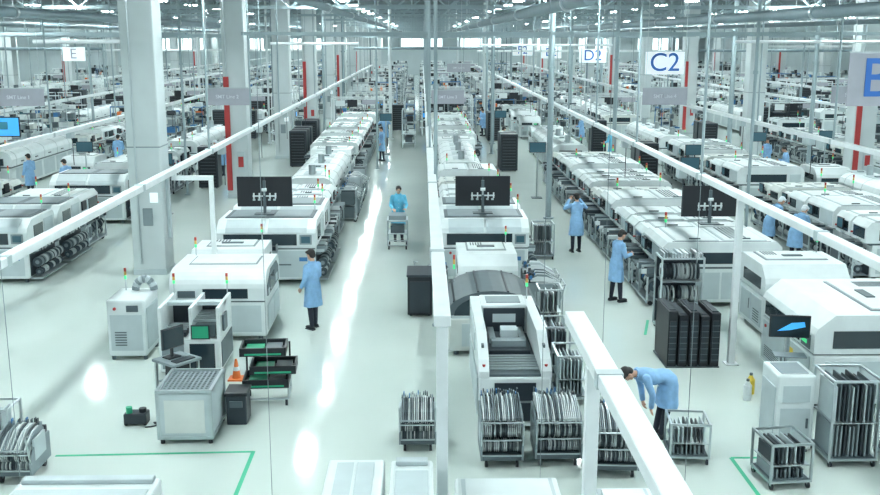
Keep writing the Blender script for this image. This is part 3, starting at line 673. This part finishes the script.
place(FM, 'placement_machine', (1.55, 25.2, 0), 0, (0.9, 1, 1)); place(TM, 'twin_display_monitor', (1.55, 25.3, 1.615))
place(FM, 'placement_machine', (1.55, 27.25, 0), 0, (0.9, 1, 1))
for i in range(4): place(PM[(0, 3, 1, 2)[i]], 'placement_machine', (1.6, 29.35+2.05*i, 0))
place(OV, 'reflow_oven', (1.5, 41.4, 0)); place(BM1, 'inspection_machine', (1.6, 47.2, 0))
for i in range(5): place(PM[i % 4], 'placement_machine', (1.6, 49.6+2.05*i, 0))
m = MB(); m.box(-0.27, 0.27, -0.45, 0.45, 0.04, 0.92, 'black', 0.02); m.box(-0.29, 0.29, -0.47, 0.47, 0.9, 0.95, 'dark', 0.01); m.box(-0.22, 0.22, -0.46, -0.45, 0.1, 0.8, 'dark')
for x in (-0.2, 0.2):
    for y in (-0.38, 0.38): m.cyl((x-0.02, y, 0.03), (x+0.02, y, 0.03), 0.03, 'midgrey', 8)
m.obj('black_cabinet', (-0.06, 21.7, 0))
place(frame_cart(0.6, 0.6, 1.0, 'grey', 9), 'metal_frame_cart', (3.35, 27.3, 0))
place(frame_cart(0.5, 0.6, 1.0, 'dark', 10), 'metal_frame_cart', (2.62, 20.0, 0)); place(RC[0], 'reel_feeder_cart', (2.65, 21.4, 0), math.pi/2); place(RC[1], 'reel_feeder_cart', (2.65, 22.4, 0), math.pi/2)
place(RC[2], 'reel_feeder_cart', (0.25, 23.3, 0), -math.pi/2)
m = MB(); m.frame(-0.3, 0.3, -0.35, 0.35, 0.12, 0.85, 0.03, 'metal'); m.box(-0.3, 0.3, -0.35, 0.35, 0.85, 0.87, 'white2'); m.box(-0.25, 0.25, -0.3, 0.3, 0.87, 1.0, 'grey', 0.01); m.box(-0.27, 0.27, -0.32, 0.32, 0.45, 0.47, 'metal'); m.box(-0.2, 0.2, -0.2, 0.2, 0.47, 0.68, 'midgrey')
for x in (-0.25, 0.25):
    for y in (-0.3, 0.3): m.cyl((x-0.02, y, 0.06), (x+0.02, y, 0.06), 0.06, 'black', 10)
m.obj('supply_cart', (-0.72, 28.75, 0))

# ------------------------------------------------------------------ ROW C
for i in range(10):
    place(PM[(2, 0, 3, 2, 1, 0, 3, 2, 0, 1)[i]], 'placement_machine', (6.75, 22.85+2.03*i, 0), 0, (1.27, 1, 1.0))
place(TM, 'twin_display_monitor', (7.12, 24.3, 1.495), 0, 1.0)
place(OV, 'reflow_oven', (6.5, 47.6, 0)); place(BM1, 'inspection_machine', (6.6, 53.3, 0))
place(RR, 'component_reel_rack', (5.35, 20.2, 0))
m = MB()
for k in range(5):
    x = -0.48+k*0.2; hh = (1.08, 1.0, 1.06, 0.98, 1.04)[k]
    m.box(x, x+0.17, -0.5, 0.5, 0.02, hh, 'black', 0.012); m.box(x+0.03, x+0.14, -0.512, -0.5, 0.1, 0.9, 'dark')
    m.box(x+0.03, x+0.14, -0.4, 0.4, hh, hh+0.015, 'dark')
    for j in range(7): m.box(x+0.02, x+0.15, -0.52, -0.505, 0.14+j*0.11, 0.15+j*0.11, 'midgrey')
m.box(-0.5, 0.5, -0.52, 0.52, 0, 0.02, 'midgrey'); m.obj('board_magazine_stack', (5.02, 18.2, 0))
place(BM1, 'inspection_machine', (7.75, 20.2, 0), 0, (1, 0.9, 1.08))
place(BM3, 'inspection_machine', (7.5, 16.7, 0), -math.pi/2, (1.25, 1.0, 1.05))
m = MB(); m.box(-0.32, 0.32, -0.02, 0.02, 1.25, 1.62, 'black', 0.008); m.box(-0.3, 0.3, -0.027, -0.02, 1.27, 1.6, 'glass')
m.prism([(-0.2, 1.36), (0.02, 1.5), (0.22, 1.52), (0.24, 1.44), (0, 1.38)], 'y', -0.03, -0.027, 'screen')
m.cyl((0, 0.04, 0.03), (0, 0.04, 1.4), 0.025, 'metal', 8); m.box(-0.18, 0.18, -0.12, 0.2, 0, 0.03, 'midgrey', 0.01); m.box(-0.05, 0.05, 0.015, 0.05, 1.38, 1.48, 'midgrey')
m.box(-0.25, 0.25, -0.25, 0.0, 0.98, 1.0, 'grey'); m.cyl((0, 0.03, 0.97), (0, -0.1, 0.98), 0.02, 'metal', 6)
m.obj('monitor_on_stand', (5.95, 15.5, 0), -0.15)
m = MB(); m.box(-0.28, 0.28, -0.35, 0.35, 0.05, 1.2, 'white', 0.03); m.box(-0.22, 0.22, -0.362, -0.35, 0.15, 0.7, 'white2'); m.box(-0.2, 0.2, -0.365, -0.35, 0.8, 1.05, 'white2'); m.box(0.16, 0.19, -0.38, -0.36, 0.4, 0.55, 'midgrey')
m.box(-0.292, -0.28, -0.28, 0.28, 0.15, 1.0, 'white2'); m.box(-0.2, 0.2, -0.25, 0.25, 1.2, 1.21, 'grey')
for x in (-0.22, 0.22):
    for y in (-0.28, 0.28): m.cyl((x, y, 0), (x, y, 0.06), 0.03, 'midgrey', 8)
m.obj('equipment_cabinet', (5.45, 14.1, 0))
place(frame_cart(0.7, 0.75, 1.3, 'dark', 11), 'metal_frame_cart', (6.12, 13.6, 0)); place(frame_cart(0.7, 0.75, 1.1, 'dark', 12), 'metal_frame_cart', (7.0, 13.4, 0))
place(frame_cart(0.6, 0.65, 0.66, 'dark', 13), 'metal_frame_cart', (4.95, 12.85, 0), 0.1); place(frame_cart(0.58, 0.6, 0.62, 'dark', 14), 'metal_frame_cart', (3.85, 13.65, 0), -0.1)
for (x, y, c) in ((5.65, 16.3, 'yellow'), (5.5, 16.0, 'white')):
    m = MB(); m.cyl((0, 0, 0), (0, 0, 0.26), 0.07, c, 12); m.cyl((0, 0, 0.26), (0, 0, 0.33), 0.06, c, 12, 0.025); m.cyl((0, 0, 0.33), (0, 0, 0.37), 0.028, 'midgrey', 10); m.obj('cleaning_bottle', (x, y, 0))

# ------------------------------------------------------------------ ROW D, E (right) ROW Z, Y (left)
for i in range(10):
    if i not in (4,): place(PM[(0, 2, 3, 1)[i % 4]], 'placement_machine', (12.25, 25.2+2.08*i, 0), 0, (1.1, 1, 1.04))
place(OV, 'reflow_oven', (12.1, 51.4, 0))
place(OV, 'reflow_oven', (19.4, 38, 0))
for i in range(5): place(PM[(i+1) % 4], 'placement_machine', (19.5, 44.4+2.05*i, 0))
place(OV, 'reflow_oven', (15.2, 31, 0), 0, (0.95, 0.8, 1)); place(BM2, 'inspection_machine', (15.2, 37.2, 0))
for i in range(9):
    if i != 3: place(FM if i in (0, 1, 4) else PM[i % 4], 'placement_machine', (-11.0, 25.4+2.07*i, 0), 0, (1, 1, 1))
place(OV, 'reflow_oven', (-11, 49.6, 0))
for i in range(3): place((PM[3], FM, PM[1])[i], 'placement_machine', (-14.7, 29+2.07*i, 0))
place(OV, 'reflow_oven', (-17.2, 43.5, 0), 0, (1.1, 0.9, 1.1))
for i in range(4): place(PM[(i+1) % 4], 'placement_machine', (-17.2, 49.8+2.05*i, 0))
place(BM2, 'inspection_machine', (-13.9, 41.2, 0)); place(BM3, 'inspection_machine', (-20.4, 46, 0))
# monitors on poles over lines
m = MB(); m.cyl((0, 0, 0.03), (0, 0, 2.2), 0.03, 'metal', 8); m.box(-0.2, 0.2, -0.2, 0.2, 0, 0.03, 'midgrey', 0.01); m.box(-0.32, 0.32, -0.07, -0.03, 1.75, 2.15, 'black', 0.01); m.box(-0.3, 0.3, -0.075, -0.07, 1.77, 2.13, 'screen_dim'); m.box(-0.05, 0.05, -0.03, 0.03, 1.9, 2.0, 'midgrey')
MS = m.mesh('monitor_on_stand')
for (x, y) in ((-8.9, 34.5), (-12.9, 38.5), (8.9, 33), (4.4, 38), (10.1, 37), (14.2, 42), (-1.9, 53), (-18.9, 37.5), (17.3, 42.6), (-8.9, 50), (4.3, 55), (-12.9, 28)):
    place(MS, 'monitor_on_stand', (x, y, 0))

# ------------------------------------------------------------------ far hall
rnd = random.Random(11)
m = MB(); m.box(-0.4, 0.4, -0.4, 0.4, 0.05, 1.9, 'dark', 0.02); m.box(-0.34, 0.34, -0.412, -0.4, 0.2, 1.8, 'black')
for k in range(10): m.box(-0.3, 0.3, -0.42, -0.41, 0.3+k*0.15, 0.32+k*0.15, 'midgrey')
for x in (-0.3, 0.3):
    for y in (-0.3, 0.3): m.cyl((x, y, 0), (x, y, 0.06), 0.03, 'midgrey', 8)
DC = m.mesh('dry_storage_cabinet')
lines = [-43, -37.5, -27.2, -22, -17, -11.2, -3.9, 1.6, 6.6, 12.2, 21.4, 26.5, 33, 37.4, 45.3]
for X in lines:
    y = 61 if abs(X) < 20 else 52
    if X in (-27.2, 26.5, -22): y = 40
    if X == 21.4: y = 57
    while y < 165:
        k = rnd.random()
        if k < 0.38:
            L = 2.05; place(rnd.choice(PM), 'placement_machine', (X, y+L/2, 0))
            if rnd.random() < 0.5: place(GT, 'equipment_gantry', (X, y+L/2, 0))
        elif k < 0.45: L = 9.4; (y+L < 168) and place(OV, 'reflow_oven', (X, y+L/2, 0))
        elif k < 0.57: L = 2.3; place(rnd.choice([BM1, BM2]), 'inspection_machine', (X, y+L/2, 0))
        elif k < 0.63:
            L = 1.3
            for dx in (-1.1, -0.2, 0.7): place(DC, 'dry_storage_cabinet', (X+dx, y+0.6, 0), 0, (1, 1, rnd.uniform(0.8, 1.2)))
        elif k < 0.85:
            L = 1.5
            place(rnd.choice(SR), 'storage_rack', (X-0.95, y+0.5, 0), 0, (1, 1, rnd.uniform(0.9, 1.45))); place(rnd.choice(SR), 'storage_rack', (X+0.95, y+0.5, 0), 0, (1, 1, rnd.uniform(0.9, 1.45)))
        else:
            L = 2.2; place(rnd.choice(WB), 'workbench', (X-0.95, y+0.8, 0)); place(rnd.choice(WB), 'workbench', (X+0.95, y+0.8, 0))
        y += L+(rnd.random() < 0.2)*1.2
for (x, y) in ((-0.75, 57), (-0.75, 64), (-0.8, 72), (-1.1, 80), (-1.2, 92), (-1.1, 101), (-1.2, 112), (4.1, 70), (4.1, 80), (9.4, 60), (9.4, 67), (-8.3, 58), (-8.3, 68), (-14.1, 55), (-14.1, 62), (15.0, 60), (9.4, 75), (-20.6, 37), (-20.6, 31), (23, 36), (24, 41), (4.1, 92), (4.1, 104), (9.4, 90), (-8.3, 84), (-14.1, 74), (15, 74), (15, 86)):
    place(rnd.choice(WB), 'workbench', (x, y, 0), math.pi/2)
    place(rnd.choice(SR), 'storage_rack', (x, y+2.4, 0), math.pi/2)
for (x, y) in ((-5.9, 48), (-5.9, 49), (-5.9, 50.2), (-6.0, 54), (-6.0, 55), (4.3, 60), (4.3, 61), (-8.6, 47), (9.5, 42), (9.5, 43), (-1.6, 67), (14.9, 52), (14.9, 53), (-19.2, 40), (-8.7, 41), (9.5, 54), (4.0, 46.2), (4.0, 47.2)):
    place(DC, 'dry_storage_cabinet', (x, y, 0), 0, (1, 1, 0.9))

# ------------------------------------------------------------------ signs
def sign(txt, X, Y, z, w, h, plate, tcol, size, name):
    m = MB(); m.box(-w/2, w/2, 0, 0.04, -h/2, h/2, plate, 0.01); m.text(txt, size, tcol, (0, -0.008, 0))
    m.box(-w/2, w/2, -0.005, 0.045, h/2, h/2+0.03, 'metal')
    for x in (-w/2+0.1, w/2-0.1): m.cyl((x, 0.02, h/2+0.03), (x, 0.02, ZC-z-0.01), 0.008, 'metal', 5)
    m.obj(name, (X, Y, z))
sign('C2', 10.95, 45.6, 4.92, 1.75, 1.0, 'signwhite', 'signblue', 1.15, 'hanging_bay_sign')
sign('D2', 12.7, 75.4, 4.75, 2.0, 1.0, 'signwhite', 'signblue', 1.1, 'hanging_bay_sign')
sign('E2', 12.4, 97.5, 4.7, 2.0, 1.1, 'signwhite', 'signblue', 1.1, 'hanging_bay_sign')
sign('F2', 12.2, 123, 4.6, 2.4, 1.2, 'signwhite', 'signblue', 1.3, 'hanging_bay_sign')
sign('B2', 10.25, 22, 5.12, 1.85, 1.15, 'signgrey', 'signblue', 1.2, 'hanging_bay_sign')
sign('E', -20.6, 60.6, 5.1, 1.4, 0.8, 'signwhite', 'signgrey', 0.85, 'hanging_bay_sign')
for (x, y, z, w, t) in ((-11.9, 30, 4.3, 1.5, 'SMT Line 1'), (-5.8, 30.2, 4.3, 1.3, 'SMT Line 2'), (0.95, 37, 3.9, 1.2, 'SMT Line 3'), (7.3, 30.2, 4.3, 1.35, 'SMT Line 4'), (13.0, 30, 4.35, 1.5, 'SMT Line 5'), (2.2, 60.3, 4.3, 1.4, 'SMT Line 6')):
    sign(t, x, y, z, w, 0.5, 'signgrey', 'signtext', 0.15, 'hanging_line_sign')
m = MB(); m.box(-0.55, 0.55, 0, 0.06, -0.38, 0.38, 'black', 0.01); m.box(-0.51, 0.51, -0.006, 0, -0.34, 0.34, 'screen'); m.box(-0.4, 0.1, -0.01, -0.006, -0.1, 0.2, 'cyan'); m.cyl((0, 0.03, 0.38), (0, 0.03, ZC-2.71), 0.025, 'metal', 8)
o = m.mesh('hanging_display_screen'); place(o, 'hanging_display_screen', (-15.9, 38.6, 2.7))

# ------------------------------------------------------------------ floor tape
def tape(pts, w=0.06, c='tape'):
    m = MB()
    for (x0, y0), (x1, y1) in pts:
        d = Vector((x1-x0, y1-y0, 0)); n = Vector((-d.y, d.x, 0)).normalized()*w/2
        a = Vector((x0, y0, 0.001)); b_ = Vector((x1, y1, 0.001))
        vs = [a-n, a+n, b_+n, b_-n]; vs = vs+[v+Vector((0, 0, 0.002)) for v in vs]
        m.add(vs, [(3, 2, 1, 0), (4, 5, 6, 7), (0, 1, 5, 4), (1, 2, 6, 5), (2, 3, 7, 6), (3, 0, 4, 7)], c)
    m.obj('floor_tape')
tape([((-5.4, 13.85), (-2.52, 13.95)), ((-2.52, 13.97), (-2.52, 12.0))]); tape([((4.5, 13.6), (4.5, 12.2)), ((4.5, 13.6), (5.1, 13.6))]); tape([((4.9, 20.9), (4.6, 19.8))])

# ------------------------------------------------------------------ people
def chain(m, pts, rad):
    for i, (p, r) in enumerate(zip(pts, rad)):
        m.sphere(p, r, 'skin', 14, 10)
        if i: m.cyl(pts[i-1], p, rad[i-1], 'skin', 14, r)
def remesh_add(dst, src, material, vox, it=2):
    me = src.mesh('tmp'); ob = bpy.data.objects.new('tmp', me); COL.objects.link(ob)
    md = ob.modifiers.new('r', 'REMESH'); md.mode = 'VOXEL'; md.voxel_size = vox; md.use_smooth_shade = True
    sm = ob.modifiers.new('s', 'SMOOTH'); sm.factor = 0.5; sm.iterations = it
    bpy.context.view_layer.update()
    e = ob.evaluated_get(bpy.context.evaluated_depsgraph_get()).to_mesh()
    dst.add([v.co[:] for v in e.vertices], [list(p.vertices) for p in e.polygons], material, True)
    bpy.data.objects.remove(ob)
def person_mesh(name, bend=0.0, arms=None, head_pitch=0.0, coat='coat_blue', stride=0.0, cap=False, hair_long=False):
    """faces +Y. arms: {side:(elbow,wrist)} local coordinates before bend"""
    arms = arms or {}
    def B(p):
        p = Vector(p); z = p.z
        w = max(0, min(1, (z-0.82)/0.30)); a = bend*w
        q = p-Vector((0, 0, 0.92))
        if z > 0.92 or w > 0:
            c, s = math.cos(-a), math.sin(-a)
            q = Vector((q.x, q.y*c-q.z*s, q.y*s+q.z*c))
        return q+Vector((0, -0.12*math.sin(bend)*1.0 if z > 0.3 else -0.12*math.sin(bend)*z/0.3, 0.92))
    out = MB()
    c = MB()
    rings = [(0.50, .225, .165), (0.56, .222, .162), (0.70, .212, .152), (0.84, .203, .143), (0.92, .196, .137), (1.0, .178, .124), (1.06, .168, .116), (1.14, .172, .118), (1.24, .188, .124), (1.32, .193, .116), (1.38, .178, .098), (1.42, .13, .08), (1.455, .072, .066)]
    n = 28; vs = []
    for z, rx, ry in rings:
        for i in range(n):
            t = 2*math.pi*i/n
            fl = 1+0.05*math.sin(7*t+z*3)*max(0, (0.95-z)/0.45)
            vs.append(B((rx*math.cos(t)*fl, ry*math.sin(t)*fl, z)))
    fs = [(k*n+i, k*n+(i+1) % n, (k+1)*n+(i+1) % n, (k+1)*n+i) for k in range(len(rings)-1) for i in range(n)]
    fs += [list(range(n))[::-1], list(range((len(rings)-1)*n, len(rings)*n))]
    c.add(vs, fs, 'skin')
    hands = MB()
    for s in (-1, 1):
        el, wr = arms.get(s, ((s*0.25, -0.02, 1.10), (s*0.26, 0.07, 0.87)))
        sh = B((s*0.175, 0, 1.36)); el = B(el); wr = B(wr)
        chain(c, [sh, (sh+el)/2, el, (el+wr)/2, wr], [.066, .058, .05, .047, .043])
        d = (wr-el).normalized(); side = d.cross(Vector((0, 1, 0.2))).normalized()
        if abs(d.y) > 0.9: side = Vector((s*1.0, 0, 0))
        nrm = d.cross(side).normalized()
        chain(hands, [wr+d*0.0, wr+d*0.035], [.026, .028])
        for k in range(4):
            o = (k-1.5)*0.021
            chain(hands, [wr+d*0.03+side*o*0.7, wr+d*0.085+side*o], [.015, .0125])
            ln = (.036, .043, .040, .030)[k]
            a = wr+d*0.085+side*o; b1 = a+(d*0.95+nrm*0.3).normalized()*ln; b2 = b1+(d*0.7+nrm*0.7).normalized()*ln*0.75
            chain(hands, [a, b1, b2], [.0105, .0095, .008])
        a = wr+d*0.03-side*0.028; chain(hands, [a, a+(d*0.7-side*0.7).normalized()*0.038, a+(d*0.9-side*0.45+nrm*.2).normalized()*0.066], [.0125, .0105, .009])
    remesh_add(out, c, coat, 0.014, 3)
    pts = [B((0.075*math.cos(t), 0.068*math.sin(t)+0.0, 1.455)) for t in [2*math.pi*k/16 for k in range(16)]]
    for a, b_ in zip(pts, pts[1:]+pts[:1]): out.cyl(a, b_, 0.014, coat, 8)
    for z in (1.3, 1.18, 1.06, 0.94, 0.82):
        p = B((0, 0.132 if z > 0.9 else 0.15, z)); out.sphere(p, 0.009, 'white', 8, 6)
    l = MB()
    for s in (-1, 1):
        st = stride*s
        pts = [Vector((s*0.095, -0.12*math.sin(bend), 0.88)), Vector((s*0.10, -0.10*math.sin(bend)+st*0.5+0.02, 0.48)), Vector((s*0.105, st, 0.10))]
        chain(l, [pts[0], (pts[0]+pts[1])/2, pts[1], (pts[1]+pts[2])/2, pts[2]], [.088, .078, .062, .056, .046])
        x, y = s*0.108, st
        out.sphere((x, y+0.05, 0.048), (.046, .135, .048), 'black', 14, 8); out.box(x-0.043, x+0.043, y-0.07, y+0.17, 0.0, 0.028, 'dark', 0.012)
    remesh_add(out, l, 'trousers', 0.014, 2)
    hd = MB()
    def H(p):
        p = Vector(p)-Vector((0, 0, 1.48)); a = -head_pitch; cc, ss = math.cos(a), math.sin(a)
        return B(Vector((p.x, p.y*cc-p.z*ss, p.y*ss+p.z*cc))+Vector((0, 0, 1.48)))
    def ell(mb, cen, r, mm='skin', seg=18, rg=12):
        bm = bmesh.new(); bmesh.ops.create_uvsphere(bm, u_segments=seg, v_segments=rg, radius=1)
        for v in bm.verts: v.co = H((cen[0]+v.co.x*r[0], cen[1]+v.co.y*r[1], cen[2]+v.co.z*r[2]))
        mb.addbm(bm, mm, True); bm.free()
    ell(hd, (0, 0.0, 1.615), (.075, .092, .088)); ell(hd, (0, 0.028, 1.56), (.056, .066, .072)); ell(hd, (0, 0.075, 1.515), (.024, .02, .018))
    ell(hd, (0, 0.098, 1.572), (.012, .018, .016)); ell(hd, (0, 0.09, 1.595), (.008, .013, .024))
    for s in (-1, 1): ell(hd, (s*0.076, 0.0, 1.58), (.01, .02, .032)); ell(hd, (s*.03, .072, 1.61), (.022, .018, .008))
    chain(hd, [B((0, -0.01, 1.40)), H((0, 0, 1.50)), H((0, 0, 1.56))], [.058, .052, .05])
    remesh_add(out, hd, 'skin', 0.0075, 1); remesh_add(out, hands, 'skin', 0.0045, 1)
    for s in (-1, 1):
        ell(out, (s*0.029, 0.081, 1.592), (.012, .007, .006), 'white', 10, 6); ell(out, (s*0.029, 0.0865, 1.592), (.005, .003, .005), 'hair', 8, 6)
        ell(out, (s*0.029, 0.089, 1.611), (.017, .005, .003), 'hair', 8, 6)
    ell(out, (0, 0.089, 1.543), (.022, .006, .0045), 'red', 10, 6)
    hm = 'hair' if not cap else 'capwhite'
    hr = MB(); ell(hr, (0, -0.018, 1.638), (.086, .094, .082)); ell(hr, (0, -0.045, 1.59), (.078, .06, .08))
    for s in (-1, 1): ell(hr, (s*.06, .03, 1.665), (.03, .05, .03))
    if hair_long: ell(hr, (0, -0.085, 1.52), (.04, .035, .09))
    remesh_add(out, hr, hm, 0.011, 2)
    if cap: ell(out, (0, 0.085, 1.645), (.06, .05, .008), hm)
    return out.mesh(name)

pA = person_mesh('factory_worker', 0.0, {1: ((0.23, 0.03, 1.11), (0.15, 0.22, 1.02)), -1: ((-0.24, 0.0, 1.10), (-0.20, 0.14, 0.92))}, 0.3, stride=0.05)
pB = person_mesh('factory_worker', 0.05, {1: ((0.33, 0.10, 1.27), (0.16, 0.17, 1.50)), -1: ((-0.33, 0.10, 1.27), (-0.16, 0.17, 1.50))}, 0.15)
pC = person_mesh('factory_worker', 0.12, {1: ((0.24, 0.06, 1.12), (0.12, 0.28, 1.16)), -1: ((-0.24, 0.06, 1.12), (-0.12, 0.28, 1.14))}, 0.4, stride=0.06)
pD = person_mesh('factory_worker', 0.15, {1: ((0.24, 0.08, 1.12), (0.18, 0.32, 1.08)), -1: ((-0.24, 0.08, 1.12), (-0.18, 0.32, 1.08))}, 0.35, coat='coat_cyan')
pE = person_mesh('factory_worker', 1.35, {1: ((0.23, 0.22, 1.22), (0.17, 0.42, 1.16)), -1: ((-0.23, 0.22, 1.22), (-0.17, 0.42, 1.16))}, 0.1)
pF = person_mesh('factory_worker', 0.55, {1: ((0.23, 0.16, 1.15), (0.16, 0.38, 1.16)), -1: ((-0.23, 0.16, 1.15), (-0.16, 0.38, 1.16))}, 0.2, cap=True)
place(pA, 'factory_worker', (-2.3, 20.4, 0), 0.9)
place(pB, 'factory_worker', (4.4, 28.0, 0), 0.25)
place(pC, 'factory_worker', (4.5, 22.5, 0), -1.2)
place(pD, 'factory_worker', (-0.72, 29.75, 0), math.pi+0.1)
place(pE, 'factory_worker', (3.62, 14.42, 0), 1.75)
place(pF, 'factory_worker', (9.95, 27.9, 0), -1.3); place(pF, 'factory_worker', (10.1, 26.3, 0), -0.9)
for (x, y, r, p) in ((-15.0, 38.3, 1, pA), (-2.1, 57, 0.3, pB), (3.9, 61+2, 2, pC), (3.9, 65, 1, pA), (22.4, 50, 1, pC), (15.3, 44, 2, pA), (-8.9, 44.5, 1.2, pF), (-8.6, 33, 1.4, pF), (-13.0, 36.6, 1.0, pC), (9.2, 48.5, 1, pD), (9.1, 57, 1, pC), (-13.9, 46, 0, pA), (-1.9, 72, 0, pD), (15.5, 56, 0, pB), (29.2, 60, 0, pC), (-2.0, 50, 2.0, pA), (-13.9, 52, 1, pC), (4.0, 50, -1, pC), (14.9, 40.5, 1.5, pC)):
    place(p, 'factory_worker', (x, y, 0), r)

# ------------------------------------------------------------------ world + camera
w = bpy.data.worlds.new('World'); S.world = w; w.use_nodes = True
bg = w.node_tree.nodes['Background']; bg.inputs[0].default_value = (0.78, 0.93, 1.0, 1); bg.inputs[1].default_value = 0.6
S.view_settings.view_transform = 'Standard'
S.view_settings.look = 'None'
S.view_settings.exposure = 0.3

cam = bpy.data.cameras.new('camera'); co = bpy.data.objects.new('camera', cam); COL.objects.link(co)
cam.sensor_width = 36; cam.lens = 36*1000/880; cam.clip_end = 400; cam.clip_start = 0.1
co.location = (0, 0, 6)
co.rotation_euler = (math.radians(90-11.8), 0, -math.radians(1.03))
S.camera = co
